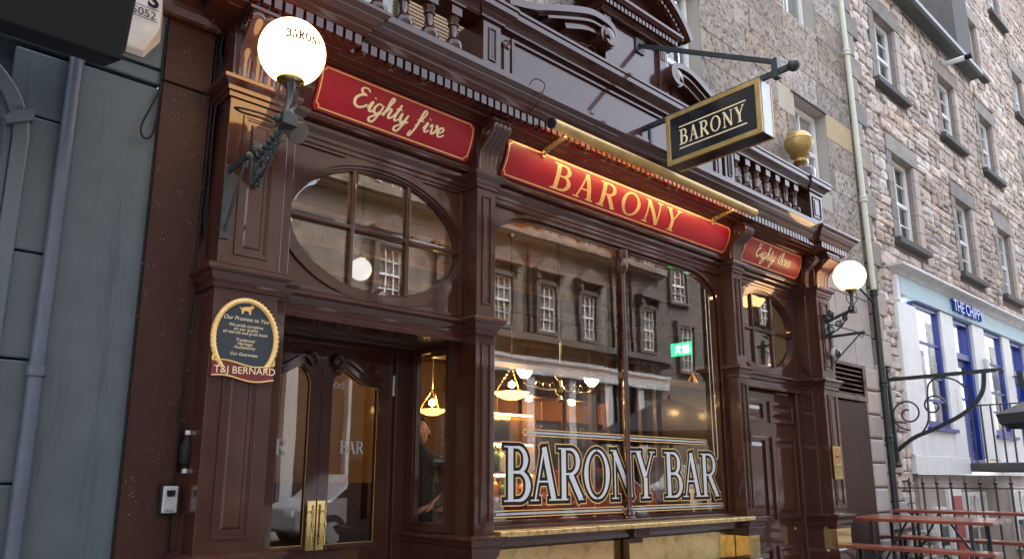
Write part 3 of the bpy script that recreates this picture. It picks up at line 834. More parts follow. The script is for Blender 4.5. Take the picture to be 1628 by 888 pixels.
# ------------------------------------------------------------------ recessed double doors on the left
YD = 0.66
mb = MB(); mb.box(1.784, 3.15, 0.10, YD + .1, 2.49, 2.56)
for k in range(3): mb.box(1.80, 3.14, .16 + k * .17, .19 + k * .17, 2.478, 2.4895)
mb.build('porch_ceiling', 'wood_dark', pub)
mb = MB(); mb.box(1.70, 1.80, 0.125, YD + .06, GB, 2.49)
mb.build('porch_wall', 'brown_plain', pub)
mb = MB(); mb.box(3.03, 3.135, YD - .05, YD + .08, GB, 2.488); mb.box(3.005, 3.03, YD - .02, YD + .08, GB, 2.488)
mb.box(1.80, 1.868, YD - .05, YD + .08, GB, 2.488); mb.box(1.868, 3.005, YD - .045, YD + .08, 2.455, 2.487)
mb.build('door_frame', 'brown_plain', pub, bevel=0.004)
def double_door(xa, xb, mirror):
    """leaf with a swan-neck top light; the meeting stile is at xb when mirror"""
    z0, z1 = 0.2, 2.45
    c = xb if mirror else xa          # meeting edge
    sg = -1 if mirror else 1
    g0, g1 = c + sg * .08, (xa + .105 if mirror else xb - .105)
    # glass outline: swan-neck head dropping from the meeting stile to the hanging stile
    top = crom([(g0, 2.18), (g0 + sg * .018, 2.235), (g0 + sg * .075, 2.30), (g0 + sg * .15, 2.262), (g0 + sg * .25, 2.205), (g1 - sg * .02, 2.19), (g1, 2.185)], 4)
    gl = [(g0, 1.12)] + [tuple(p) for p in top] + [(g1, 1.12)]
    body = [(xa, z0), (xb, z0), (xb, z1), (xa, z1)]
    mb = MB()
    # leaf built from stiles and rails, with the shaped head over the glass
    x_in0, x_in1 = min(g0, g1), max(g0, g1)
    mb.box(xa, x_in0, YD - .025, YD + .025, z0, z1); mb.box(x_in1, xb, YD - .025, YD + .025, z0, z1)
    mb.box(x_in0, x_in1, YD - .025, YD + .025, z0, 1.12)
    hd = [tuple(p) for p in top] + [(g1, z1), (g0, z1)]
    mb.prism(hd, XZ, YD - .025, YD + .025)
    lf = mb.build('door', 'brown_plain', pub)
    # gilt edge round the glass
    st_ = strokes([(gl + [gl[0]], 0.012)], lambda a, b, l: (a, YD - .016, b))
    st_.build('gilt_edge', 'steel' if False else 'gold_paint', lf)
    mb = MB(); mb.sheet([(a, b) for a, b in gl], XZ, YD)
    mb.build('pane', 'glass_door', lf)
    # carved swan-neck hood with rosette
    h = [(p[0], p[1] + .075) for p in top[3:]]
    arcp = [(p[0], YD - .035, p[1] + .03) for p in top[4:]]
    mb = MB(); mb.bar(arcp, .04, .05, up=(0, 1, 0)); mb.bar([(p[0], YD - .055, p[2] + .03) for p in arcp], .05, .018, up=(0, 1, 0))
    hood = mb.build('hood_moulding', 'brown_plain', lf)
    rx, rz = g0 + sg * .018, 2.345
    mb = MB(); mb.lathe([(.052, 0), (.052, .03), (.044, .042), (.034, .036), (.016, .042), (.0, .05)], (rx, YD - .025, rz), 20, axis=(0, -1, 0))
    for k in range(12):
        a = k * math.pi / 6; mb.lathe([(.006, 0), (.006, .006), (0, .009)], (rx + .025 * math.cos(a), YD - .064, rz + .025 * math.sin(a)), 6, axis=(0, -1, 0))
    mb.build('rosette', 'brown_plain', lf, smooth=True)
    # small moulding under the glass
    mb = MB(); mb.box(x_in0 - .01, x_in1 + .01, YD - .045, YD - .02, 1.085, 1.115); mb.build('bead', 'brown', lf, bevel=.005)
    # brass pull and its plate
    px = c + sg * .034
    mb = MB(); mb.box(px - .03, px + .03, YD - .031, YD - .026, 1.09, 1.405)
    pl = mb.build('push_plate', 'brass', lf, bevel=.001)
    hx = px + sg * .012
    mb = MB(); mb.lathe([(.004, 0), (.009, .006), (.006, .02), (.008, .03), (.011, .05), (.007, .075), (.006, .10), (.010, .125), (.012, .13), (.010, .135), (.006, .16), (.007, .19), (.011, .21), (.008, .23), (.006, .24), (.009, .252), (.003, .262)], (hx, YD - .075, 1.12), 10)
    for zz in (1.165, 1.335): mb.tube([(hx, YD - .03, zz), (hx, YD - .075, zz)], .006, 8)
    mb.build('pull_handle', 'brass', lf, smooth=True)
    return lf
dr = double_door(2.450, 3.003, False)
dl = double_door(1.872, 2.447, True)
mb, _ = lettering('BAR', ROMAN, lambda u, v, l: (2.615 + u * .085, YD - .0055 - l, 1.72 + v * .085), lay=0.0002)
mb.build('lettering', 'silver', dr)
mb, _ = lettering('BAR', ROMAN, lambda u, v, l: (2.0 + u * .1, YD - .0055 - l, 1.70 + v * .1), lay=0.0002)
mb.build('lettering', 'silver', dl)
small_text('number', 'od', .085, 'silver', dr, (2.588 - off(dr).x, YD - .0056 - off(dr).y, 2.165 - off(dr).z), (1, 0, 0), (0, 0, 1))
mb = MB(); mb.tube([(3.018, YD - .035, 2.14), (3.018, YD - .035, 2.29)], .011, 10); mb.build('hinge', 'steel', dr, smooth=True)

# glazed side of the porch (return between doors and centre pier)
sx = 3.15
mb = MB()
outer = [(0.10, 1.195), (YD - .04, 1.195), (YD - .04, 2.488), (0.10, 2.488)]
inner = [(0.13, 1.235), (YD - .15, 1.235), (YD - .15, 2.455), (0.13, 2.455)]
mb.ring(outer, inner, YZ, sx - .03, sx + .03)
mb.ring([(a, b) for a, b in inner], [(0.142, 1.25), (YD - .165, 1.25), (YD - .165, 2.44), (0.142, 2.44)], YZ, sx - .016, sx + .02)
sw = mb.build('side_window', 'brown_plain', pub)
mb = MB(); mb.sheet([(0.135, 1.24), (YD - .155, 1.24), (YD - .155, 2.45), (0.135, 2.45)], YZ, sx); mb.build('pane', 'glass_door', sw)
mb = MB(); mb.box(sx - .035, sx + .04, 0.10, YD + .02, GB, 1.19); mb.build('stall_riser', 'brown_plain', pub)

# ------------------------------------------------------------------ main window
wx0, wx1, wz0, wz1 = 3.331, 6.459, 1.20, 3.58
def arch_outline(x0, x1, z0, z1, rx, rz, n=10):
    """opening with quarter-ellipse top corners, counter-clockwise from bottom left"""
    out = [(x0, z0), (x1, z0)]
    out += [(x1 - rx + rx * math.cos(a), z1 - rz + rz * math.sin(a)) for a in [math.pi / 2 * i / n for i in range(n + 1)]]
    out += [(x0 + rx - rx * math.cos(a), z1 - rz + rz * math.sin(a)) for a in [math.pi / 2 * (n - i) / n for i in range(n + 1)]]
    return out
op = arch_outline(3.40, 6.40, 1.235, 3.535, .52, .27)
op2 = arch_outline(3.43, 6.37, 1.26, 3.51, .50, .255)
oc = [(3.331, 1.20), (6.459, 1.20)] + [(6.459, 3.58)] * 1 + []
# outer rectangle sampled to match the arch outline
def match_rect(inner, x0, x1, z0, z1):
    cx, cz = (x0 + x1) / 2, (z0 + z1) / 2; out = []
    for i, (a, b) in enumerate(inner):
        if i == 0: out.append((x0, z0)); continue
        if i == 1: out.append((x1, z0)); continue
        k = (len(inner) - 2) // 2; j = i - 2
        if j < k:   # right corner
            t = j / (k - 1); out.append((x1, b) if t < .49 else ((x1, z1) if t < .51 else (a, z1)))
        else:
            t = (j - k) / (k - 1); out.append((a, z1) if t < .49 else ((x0, z1) if t < .51 else (x0, b)))
    return out
mr = match_rect(op, wx0, wx1, wz0, wz1)
mb = MB(); mb.ring(mr, op, XZ, 0.012, 0.09)
wf = mb.build('main_window', 'brown_plain', pub)
opo = arch_outline(3.372, 6.428, 1.215, 3.56, .545, .29)
mb = MB(); mb.ring(opo, op, XZ, -.008, .03); mb.ring(op, op2, XZ, .02, .06)
mb.build('arch_moulding', 'brown', wf, smooth=True, ang=30)
mb = MB(); mb.ring(rect(wx0, wx1, wz0, wz1), rect(wx0 + .03, wx1 - .03, wz0 + .02, wz1 - .025), XZ, -.002, .02); mb.build('border', 'brown', wf)
# mouldings over the window head
mb = MB()
mb.prism([(0.05, 3.56), (-.012, 3.56), (-.02, 3.57), (-.012, 3.58), (.05, 3.58)], YZ, 3.332, 6.458)
mb.build('head_bead', 'brown', wf)
for (a, b) in ((3.41, 4.935), (4.945, 6.39)):
    pl = clip_rect(op, a - .01 if a < 4 else a, b if b < 5 else b + .02, 1.2, 3.6)
    mb = MB(); mb.sheet(pl, XZ, .04)
    mb.build('pane', 'glass', wf)
# slender turned mullion
mb = MB()
cx = 4.94
mb.lathe([(.05, 1.215), (.05, 1.24), (.042, 1.25), (.046, 1.265), (.036, 1.29), (.04, 1.30), (.026, 1.32), (.022, 1.335), (.021, 2.4), (.019, 3.27), (.026, 3.275), (.026, 3.29), (.02, 3.295), (.024, 3.31), (.05, 3.35), (.052, 3.375), (.042, 3.40), (.034, 3.43), (.05, 3.46), (.05, 3.51)], (cx, 0.012, 0), 16)
ml = mb.build('mullion', 'brown', wf, smooth=True)
for k in range(8):
    a = k * math.pi / 4
    l = MB(); l.lathe([(.004, 0), (.011, .015), (.008, .035), (.0, .05)], (cx + .043 * math.cos(a), .012 + .043 * math.sin(a), 3.335), 6); l.build('leaf', 'brown', ml, smooth=True)
# brass sill, its brackets and the brass-faced riser
mb = MB(); mb.box(3.335, 6.50, -.215, -.01, 1.172, 1.208); mb.build('brass_sill', 'brass_sill', pub, bevel=.006)
mb = MB(); mb.box(3.333, 6.457, -.05, .02, 1.207, 1.232); mb.build('inner_sill', 'brown', pub, bevel=.004)
mb = MB(); mb.box(3.333, 6.457, -.03, .2, 1.09, 1.17); mb.prism([(-.03, 1.09), (-.09, 1.10), (-.11, 1.13), (-.12, 1.17), (-.03, 1.17)], YZ, 3.336, 6.455); mb.build('sill_moulding', 'brown_plain', pub)
mb = MB(); mb.box(3.333, 6.457, -.004, .2, GB, 1.089); mb.build('stall_riser', 'brown_plain', pub)
for a, b in ((3.345, 4.78), (4.99, 6.19), (6.20, 6.445)):
    mb = MB(); mb.box(a, b, -.0105, -.0045, .84, 1.075); mb.build('brass_panel', 'brass', pub, bevel=.002)
mb = MB(); mb.box(4.80, 4.97, -.09, -.004, GB, 1.09); mb.build('sill_pier', 'brown_plain', pub, bevel=.004)
mb = MB(); mb.box(4.795, 4.975, -.096, -.0905, .84, 1.05); mb.build('brass_panel', 'brass', pub)
mb = MB(); mb.box(4.79, 4.98, -.16, -.004, 1.10, 1.17); mb.box(4.78, 4.99, -.17, -.004, 1.155, 1.171); mb.build('sill_bracket', 'brown', pub, bevel=.006)
mb = MB(); mb.box(3.34, 6.45, -.02, -.0045, .80, .83); mb.build('brass_edge', 'brown', pub)
# gilded and silvered window lettering on the glass
def wfn(xl, k, z0, h, y): return lambda u, v, l: (xl + u * k, y - l, z0 + v * h)
for xl, xr, text in ((3.58, 5.33, 'BARONY'), (5.46, 6.30, 'BAR')):
    wd = textwidth(text, ROMAN, -.03); k = (xr - xl) / wd; h = .40
    for e, m, y, sc in ((.07, 'gold', .0362, 1), (.05, 'black', .0356, 1), (-.012, 'etched', .0350, 1)):
        mb, _ = lettering(text, ROMAN, wfn(xl, k, 1.385, h, y), e=e, track=-.03, lay=0.00001)
        mb.build('window_lettering', m, wf)
def line_box(x0, x1, z):
    out = []
    P = [(x0, z - .022), (x1, z - .022), (x1 + .012, z), (x1, z + .022), (x0, z + .022), (x0 - .012, z), (x0, z - .022)]
    strokes([(P, .008)], lambda a, b, l: (a, .0358, b)).build('window_line', 'gold', wf)
    strokes([([(x0 + .02, z), (x1 - .01, z)], .016)], lambda a, b, l: (a, .0358, b)).build('window_line', 'silver', wf)
line_box(3.78, 4.915, 1.885); line_box(4.965, 6.13, 1.885)
line_box(3.49, 4.89, 1.305); line_box(4.99, 6.35, 1.305)

# ------------------------------------------------------------------ right-hand door, flush panelled
ydr = .06
mb = MB(); mb.box(6.64, 7.95, ydr, ydr + .05, .25, 2.44)
rd = mb.build('door', 'brown_plain', pub)
for x0, x1 in ((6.72, 7.25), (7.36, 7.87)):
    for z0, z1 in ((2.13, 2.36), (1.14, 1.98), (.36, .88)):
        mb = MB()
        mb.ring(rect(x0, x1, z0, z1), rect(x0 + .04, x1 - .04, z0 + .04, z1 - .04), XZ, ydr - .022, ydr + .01)
        vs = [(p[0], ydr - .001, p[1]) for p in rect(x0 + .06, x1 - .06, z0 + .06, z1 - .06)] + [(p[0], ydr - .016, p[1]) for p in rect(x0 + .1, x1 - .1, z0 + .1, z1 - .1)]
        mb.add(vs, [(0, 1, 5, 4), (1, 2, 6, 5), (2, 3, 7, 6), (3, 0, 4, 7), (4, 5, 6, 7)])
        mb.build('door_panel', 'brown_plain', rd, bevel=.004)
mb = MB(); mb.lathe([(.022, 0), (.022, .008), (.01, .012), (.008, .02), (0, .022)], (7.76, ydr, 1.03), 12, axis=(0, -1, 0)); mb.build('lock', 'brass', rd, smooth=True)
mb = MB(); mb.box(7.88, 7.959, .0, .10, GB, 2.47); mb.box(6.631, 6.70, .0, .10, GB, 2.47); mb.build('door_frame', 'brown_plain', pub, bevel=.004)

# ------------------------------------------------------------------ parapet: balusters, pedestals, coping, panel
YP = -.26
mb = MB(); mb.box(1.36, 8.36, YP - .03, YP + .16, 4.26, 4.47); mb.build('parapet_base', 'brown_plain', pub)
def pedestal(x0, x1, panel=True):
    mb = MB(); mb.box(x0, x1, YP, YP + .30, 4.3, 4.86)
    p = mb.build('pedestal', 'brown', pub, bevel=.003)
    if panel: frame_panel(p, x0 + .05, x1 - .05, 4.52, 4.78, YP, wd=.012)
    return p
for a, b in ((1.38, 1.64), (3.11, 3.28), (6.27, 6.44)): pedestal(a, b)
pedestal(8.07, 8.36)
baluster = MB(); baluster.lathe([(.05, 0), (.05, .012), (.062, .03), (.07, .06), (.066, .085), (.045, .10), (.04, .105), (.044, .112), (.038, .12), (.034, .17), (.03, .215), (.04, .222), (.042, .232), (.032, .24), (.04, .262), (.048, .275), (.04, .288), (.04, .295)], n=14)
baluster.box(-.045, .045, -.045, .045, .295, .385)
bmesh_ = baluster.mesh('baluster', 'brown_plain', smooth=True)
bx_ = [1.83, 2.04, 2.255, 2.46, 2.67, 2.88] + [6.535 + .207 * i for i in range(7)]
for x in bx_:
    o = bpy.data.objects.new('baluster', bmesh_); COL.objects.link(o); o.parent = pub
    o.location = Vector((x, YP + .06, 4.465)) - off(pub)
COPR = [(-.05, 4.835), (.02, 4.835), (.02, 4.855), (.03, 4.862), (.045, 4.885), (.075, 4.90), (.085, 4.905), (.085, 4.945), (.078, 4.95), (.095, 4.955), (.095, 4.978), (-.05, 4.995)]
run('coping', COPR, [(1.37, .05), (1.37, YP), (1.65, YP), (1.65, YP + .02), (3.10, YP + .02), (3.10, YP), (3.29, YP), (3.29, YP + .012), (6.26, YP + .012), (6.26, YP), (6.45, YP), (6.45, YP + .02), (8.06, YP + .02), (8.06, YP), (8.37, YP), (8.37, .05)], m='brown_plain')
mb = MB(); mb.box(1.42, 8.32, YP + .05, YP + .2, 4.84, 4.97); mb.build('rail', 'brown_plain', pub)
mb = MB(); mb.box(3.285, 6.265, YP + .03, YP + .15, 4.3, 4.86); pn = mb.build('attic_panel', 'brown', pub)
mb = MB(); mb.ring(rect(3.40, 6.15, 4.36, 4.80), rect(3.43, 6.12, 4.38, 4.775), XZ, YP + .012, YP + .032); mb.build('panel_moulding', 'brown_plain', pn, bevel=.004)
for x in (3.35, 6.20):
    mb = MB(); mb.lathe([(.04, 0), (.04, .02), (.026, .03), (.012, .026), (0, .032)], (x, YP + .03, 4.72), 16, axis=(0, -1, 0)); mb.box(x - .028, x + .028, YP + .012, YP + .03, 4.40, 4.70); mb.build('small_scroll', 'brown', pn, smooth=True)

# scrolled pediment sides
def scroll_side(mir):
    c0 = 4.94
    X_ = lambda x: 2 * c0 - x + .03 if mir else x
    top = crom([(3.30, 5.06), (3.55, 5.13), (3.70, 5.195), (3.96, 5.30), (4.20, 5.385), (4.37, 5.40), (4.50, 5.375), (4.575, 5.30), (4.565, 5.21), (4.50, 5.16), (4.43, 5.165), (4.40, 5.215), (4.43, 5.255), (4.475, 5.25)], 6)
    def bar_on(off_, y0, wd, dep, a, b, nm='x'):
        pts = []
        n = len(top)
        for i in range(int(a * n), int(b * n)):
            t = Vector(top[min(i + 1, n - 1)]) - Vector(top[max(i - 1, 0)]); t.normalize()
            nn = Vector((t.y, -t.x))
            p = Vector(top[i]) + nn * off_
            pts.append((X_(p.x), y0, p.y))
        return pts
    mb = MB()
    mb.bar(bar_on(0.03, -.22, 0, 0, 0, .97), .22, .055, up=(0, 1, 0))
    mb.bar(bar_on(0.068, -.20, 0, 0, .12, .60), .16, .02, up=(0, 1, 0))
    mb.bar(bar_on(0.095, -.22, 0, 0, .16, .58), .17, .022, up=(0, 1, 0))
    mb.bar(bar_on(0.14, -.20, 0, 0, .22, .55), .14, .05, up=(0, 1, 0))
    sc = mb.build('scroll_pediment', 'brown_plain', pub, smooth=True, ang=40)
    cx_, cz_ = X_(4.47), 5.25
    mb = MB(); mb.lathe([(.105, 0), (.105, .20)], (cx_, -.11, cz_ + .0), 24, axis=(0, -1, 0)); mb.lathe([(.07, 0), (.07, .012), (.04, .02), (0, .02)], (cx_, -.31, cz_), 20, axis=(0, -1, 0))
    mb.build('volute', 'brown', sc, smooth=True)
    fill = [(X_(3.55), 4.99), (X_(4.40), 4.99), (X_(4.42), 5.22), (X_(4.2), 5.25), (X_(3.96), 5.18), (X_(3.72), 5.09)]
    mb = MB(); mb.prism(fill if not mir else fill[::-1], XZ, -.16, -.08); mb.build('tympanum', 'brown', sc)
    for k in range(6):   # carved acanthus
        t = k / 5; x0_, z0_ = 4.36 - t * .55, 5.17 - t * .11
        pts = [(X_(x0_ - .02), -.165, 5.01), (X_(x0_ + .05), -.19, 5.05), (X_(x0_ + .04), -.20, z0_ - .02), (X_(x0_ - .03), -.185, z0_ - .01), (X_(x0_ - .05), -.18, z0_ - .05)]
        l = MB(); l.tube(crom(pts, 4), .016, 6, r2=.005); l.build('carved_leaf', 'brown', sc, smooth=True)
    return sc
scroll_side(False); scroll_side(True)
# aedicule with segmental pediment
mb = MB(); mb.box(4.59, 5.285, -.2, -.05, 4.96, 5.52); aed = mb.build('aedicule_panel', 'brown', pub)
for a, b in ((4.50, 4.59), (5.285, 5.40)):
    mb = MB(); mb.box(a, b, -.235, -.05, 4.96, 5.54); q = mb.build('aedicule_pilaster', 'brown', aed, bevel=.003)
    for k in range(3):
        mb = MB(); mb.box(a + .018 + k * .024, a + .03 + k * .024, -.242, -.234, 5.40, 5.50); mb.build('flute', 'brown_plain', q)
AP = [(4.46, .0), (4.46, -.24), (5.44, -.24), (5.44, .0)]
run('aedicule_entablature', [(-.03, 5.53), (.01, 5.53), (.01, 5.56), (.03, 5.57), (.03, 5.635), (.075, 5.64), (.09, 5.66), (.10, 5.665), (.10, 5.69), (-.03, 5.70)], AP, m='brown_plain')
sm = MB(); sm.box(-.016, .016, -.03, 0, -.026, .026); sdm = sm.mesh('dentil', 'brown_plain')
ent = [o for o in pub.children if o.name.startswith('aedicule_entab')][0]
dentils(ent, [(4.42 + i * .05, -.272, 5.607) for i in range(22)], sdm)
zc, rr = 5.26, .86; c0 = 4.95
mb = MB(); A0 = math.acos(.735 / rr)
arcp = lambda r: [(c0 + r * math.cos(A0 + (math.pi - 2 * A0) * i / 28), zc + r * math.sin(A0 + (math.pi - 2 * A0) * i / 28)) for i in range(29)]
def arcbar(r0, r1, y0, y1):
    o_, i_ = arcp(r1), arcp(r0)
    mb.prism(o_ + i_[::-1], XZ, y0, y1)
arcbar(rr - .03, rr + .03, -.34, -.05); arcbar(rr - .055, rr - .03, -.32, -.05); arcbar(rr - .12, rr - .055, -.275, -.05)
sg_ = mb.build('segmental_pediment', 'brown_plain', pub)
for i in range(30):
    a = A0 + .06 + (math.pi - 2 * A0 - .12) * i / 29
    o = bpy.data.objects.new('dentil', sdm); COL.objects.link(o); o.parent = sg_
    o.location = Vector((c0 + (rr - .085) * math.cos(a), -.274, zc + (rr - .085) * math.sin(a))) - off(sg_); o.rotation_euler = (0, math.pi / 2 - a, 0)
mb = MB(); mb.prism(arcp(rr - .12), XZ, -.17, -.06); mb.build('tympanum', 'brown', sg_)

# ================================================================== ball finial on the right pedestal
fin = thing('ball_finial', 'gilded ball finial on the right end pedestal of the parapet', 'finial', loc=(8.235, -.10, 4.99))
mb = MB(); mb.lathe([(.17, 0), (.17, .17), (.15, .20), (.115, .225), (.09, .255), (.07, .28)], (8.235, -.10, 4.99), 20); mb.build('foot', 'brown_plain', fin, smooth=True)
mb = MB(); mb.lathe([(.062, .28), (.082, .295), (.082, .305), (.066, .318), (.064, .335), (.08, .352), (.112, .37), (.118, .378), (.10, .382)], (8.235, -.10, 4.99), 24); mb.build('neck', 'gold_paint', fin, smooth=True)
mb = MB()
pr = [(.165 * math.sin(RAD(a)), .54 - .165 * math.cos(RAD(a))) for a in range(30, 180, 10)]
pr = pr[:6] + [(.17, .545), (.17, .555), (.16, .556), (.16, .565), (.168, .57)] + [(r, h + .0) for r, h in pr[7:]] + [(0, .707)]
pr = sorted(pr, key=lambda q: q[1])
mb.lathe(pr, (8.235, -.10, 4.99), 32); mb.build('ball', 'gold_paint', fin, smooth=True)

# ================================================================== brass picture light over the BARONY board
pl = thing('picture_light', 'long brass tube light mounted above the widest red name board', 'sign light', loc=(5.05, -.18, 4.10))
mb = MB()
PX0, PX1, PY, PZ, PR = 3.617, 6.406, -.455, 4.10, .040
ang = [RAD(-150 + 300 * i / 18 + 90 - 90) for i in range(19)]
# hood: tube open on a slot that faces the board (down and inwards)
def ptc(t, r): return (PY - r * math.cos(t), PZ + r * math.sin(t))
T0, T1 = RAD(-122), RAD(172)
ou = [ptc(T0 + (T1 - T0) * i / 20, PR) for i in range(21)]; inn = [ptc(T0 + (T1 - T0) * i / 20, PR - .004) for i in range(21)]
mb.prism(ou + inn[::-1], YZ, PX0, PX1)
mb.build('hood', 'gold_paint', pl, smooth=True)
for x0, x1, m in ((PX0 - .025, PX0, 'black'), (PX1, PX1 + .02, 'gold_paint')):
    mb = MB(); mb.lathe([(PR * .9, 0), (PR * 1.04, .004), (PR * 1.04, x1 - x0)], (x0, PY, PZ), 20, axis=(1, 0, 0)); mb.build('end_cap', m, pl, smooth=True)
mb = MB(); mb.lathe([(.011, 0), (.011, PX1 - PX0 - .06)], (PX0 + .03, PY + .004, PZ - .008), 10, axis=(1, 0, 0)); mb.build('tube_lamp', 'strip_lamp', pl, smooth=True)
for x in (3.79, 6.10):
    mb = MB()
    mb.bar(crom([(x, -.18, 3.985), (x, -.21, 4.005), (x, -.31, 4.035), (x, -.43, 4.05)], 5), .022, .008); mb.bar(crom([(x, -.18, 4.035), (x, -.28, 4.05), (x, -.42, 4.06)], 4), .022, .008)
    mb.box(x - .016, x + .016, -.19, -.178, 3.975, 4.045)
    for k in range(3): mb.bar([(x, -.22 - k * .05, 4.01 + k * .012), (x, -.25 - k * .05, 4.045)], .02, .006)
    mb.build('bracket', 'gold_paint', pl)

# ================================================================== globe lamps on scrolled iron brackets
def globe_lamp(x, y0, yg, zg, r, label, zw, mirror=False, text=False):
    t = thing('globe_lamp', label, 'wall lamp', 'lit globe lamps on the end piers', loc=(x, y0, zw))
    mb = MB()
    pr = [(r * math.sin(RAD(a)), -r * math.cos(RAD(a))) for a in range(16, 181, 6)] + [(0, r)]
    mb.lathe(pr[:-1] + [(0.0001, r)], (x, yg, zg), 48); gl = mb.build('globe', 'globe', t, smooth=True)
    mb = MB(); zb = zg - r
    mb.lathe([(.028, -.02), (.055, -.012), (.072, .0), (.07, .015), (.062, .026), (.05, .03)], (x, yg, zb + .005), 20); mb.build('gallery', 'brass', t, smooth=True)
    mb = MB()
    mb.lathe([(.02, -.22), (.034, -.2), (.034, -.18), (.022, -.16), (.018, -.1), (.02, -.05), (.03, -.03), (.034, -.018)], (x, yg, zb + .005), 12)
    for k in range(3):
        a = k * 2.094 + .5
        mb.tube(crom([(x + .02 * math.cos(a), yg + .02 * math.sin(a), zb - .16), (x + .062 * math.cos(a), yg + .062 * math.sin(a), zb - .10), (x + .05 * math.cos(a), yg + .05 * math.sin(a), zb - .02)], 5), .005, 6)
    mb.build('stem', 'iron', t, smooth=True)
    zj = zb - .215
    mb = MB()
    pts = [(x, y0 + .005, zw), (x, y0 - (y0 - yg) * .5, zw + (zj - zw) * .55), (x, yg, zj)]
    mb.tube(crom(pts, 6), .017, 10)
    for k in range(9):   # twisted arm: small collars along it
        q = k / 8; p = Vector(pts[0]).lerp(Vector(pts[2]), q); mb.lathe([(.014, -.012), (.025, 0), (.014, .012)], p, 8, axis=(0, yg - y0, zj - zw))
    mb.box(x - .04, x + .04, yg - .035, yg + .035, zj - .035, zj + .03)
    mb.lathe([(.02, 0), (.024, .02), (.01, .035), (0, .04)], (x - .035, yg, zj - .004), 10, axis=(-1, 0, 0))
    arm = mb.build('arm', 'iron', t, smooth=True)
    mb = MB(); mb.box(x - .035, x + .035, y0 - .012, y0, zw - .16, zw + .10); mb.lathe([(.045, 0), (.04, .02), (.02, .035), (0, .04)], (x, y0 - .01, zw + .05), 14, axis=(0, -1, 0)); mb.build('wall_plate', 'iron', t, bevel=.004)
    # scrollwork under the arm
    mb = MB()
    for k, (ya, za, rad, turns, d) in enumerate(((.07, -.06, .05, 1.6, 1), (.17, -.005, .043, 1.6, -1), (.26, .04, .035, 1.5, 1), (.04, -.12, .03, 1.4, -1))):
        pts = []
        for i in range(26):
            q = i / 25; a = q * turns * 2 * math.pi * d + 1.0; rr_ = rad * (1 - .75 * q)
            pts.append((x, y0 - ya * (abs(yg - y0) / .36) - rr_ * math.cos(a), zw + za - .02 + rr_ * math.sin(a)))
        mb.tube(pts, .008, 6)
        mb.tube([(p[0] + (.012 if i % 2 else -.012), p[1], p[2]) for i, p in enumerate(pts[:14])], .006, 5)
    mb.tube(crom([(x, y0 - .01, zw - .15), (x, y0 - .09, zw - .12), (x, y0 - .2, zw - .05), (x, yg + .06, zj - .03)], 6), .008, 6)
    mb.build('scrollwork', 'iron', t, smooth=True)
    if text:
        # BARONY painted round the upper half of the globe, facing the street to the left
        lon0, lat = RAD(-116), RAD(-5)
        def sf(u, v, l):
            rad = r + .0008 + l
            lo = lon0 + u; la = lat + v
            return (x + rad * math.cos(la) * math.cos(lo), yg + rad * math.cos(la) * math.sin(lo), zg + rad * math.sin(la))
        wd = textwidth('BARONY', ROMAN, .12); k = RAD(66) / wd
        m2, _ = lettering('BARONY', ROMAN, lambda u, v, l: sf(RAD(-10) + u * k, v * .26, l), track=.12, lay=.0001, e=.055)
        m2.build('lettering', 'black', gl)
        m3 = strokes([([(RAD(-12) + RAD(70) * i / 24, z) for i in range(25)], .018) for z in (-.07, .33)], lambda a, b, l: sf(a, b, 0)); m3.build('lettering', 'maroon', gl)
    return t
globe_lamp(1.522, -.24, -.60, 3.741, .172, 'lettered lit globe lamp on scrolled iron bracket at left end pier', 3.26, text=True)
globe_lamp(8.21, -.24, -.565, 3.768, .17, 'plain lit globe lamp on iron bracket at right end pier', 3.28)

# flood lamp behind the left globe
fl = thing('flood_lamp', 'small round metal flood lamp behind the left globe bracket', 'lamp', loc=(1.63, -.24, 3.40))
mb = MB(); mb.lathe([(.0, -.06), (.035, -.055), (.055, -.03), (.062, .0), (.062, .02), (.05, .022)], (1.66, -.42, 3.40), 20, axis=(.25, -.6, -.5)); mb.build('head', 'bronze', fl, smooth=True)
mb = MB(); mb.tube([(1.64, -.24, 3.44), (1.645, -.34, 3.45), (1.66, -.41, 3.42)], .009, 8); mb.box(1.62, 1.66, -.25, -.24, 3.41, 3.47); mb.build('stalk', 'iron', fl)

# ================================================================== plain iron sign brackets (no sign hung)
def sign_bracket(x, y0, tip, z, zl, label):
    t = thing('iron_bracket', label, 'bracket', loc=(x, y0, z))
    mb = MB(); mb.box(x - .022, x + .022, y0 - .008, y0, zl - .03, z + .03); mb.build('back_strap', 'iron', t, bevel=.002)
    mb = MB(); mb.bar([(x, y0 - .004, z), (x, tip, z)], .02, .028); mb.lathe([(.018, 0), (.018, .02), (0, .03)], (x, tip + .005, z), 10, axis=(0, -1, 0)); mb.build('arm', 'iron', t)
    mb = MB(); mb.tube([(x, y0 - .006, zl + .01), (x, tip + .04, z - .015)], .008, 6); mb.build('stay', 'iron', t)
    pts = [(x, tip + .02 + .016 * math.cos(a), z - .035 + .02 * math.sin(a)) for a in [i * math.pi / 8 for i in range(17)]]
    mb = MB(); mb.tube(pts, .004, 6); mb.build('ring', 'iron', t)
sign_bracket(1.375, -.242, -.49, 3.15, 2.80, 'short iron bracket with no sign beside the left globe lamp')
sign_bracket(8.345, -.242, -.60, 3.14, 2.83, 'thin iron bracket with no sign below the right globe lamp')

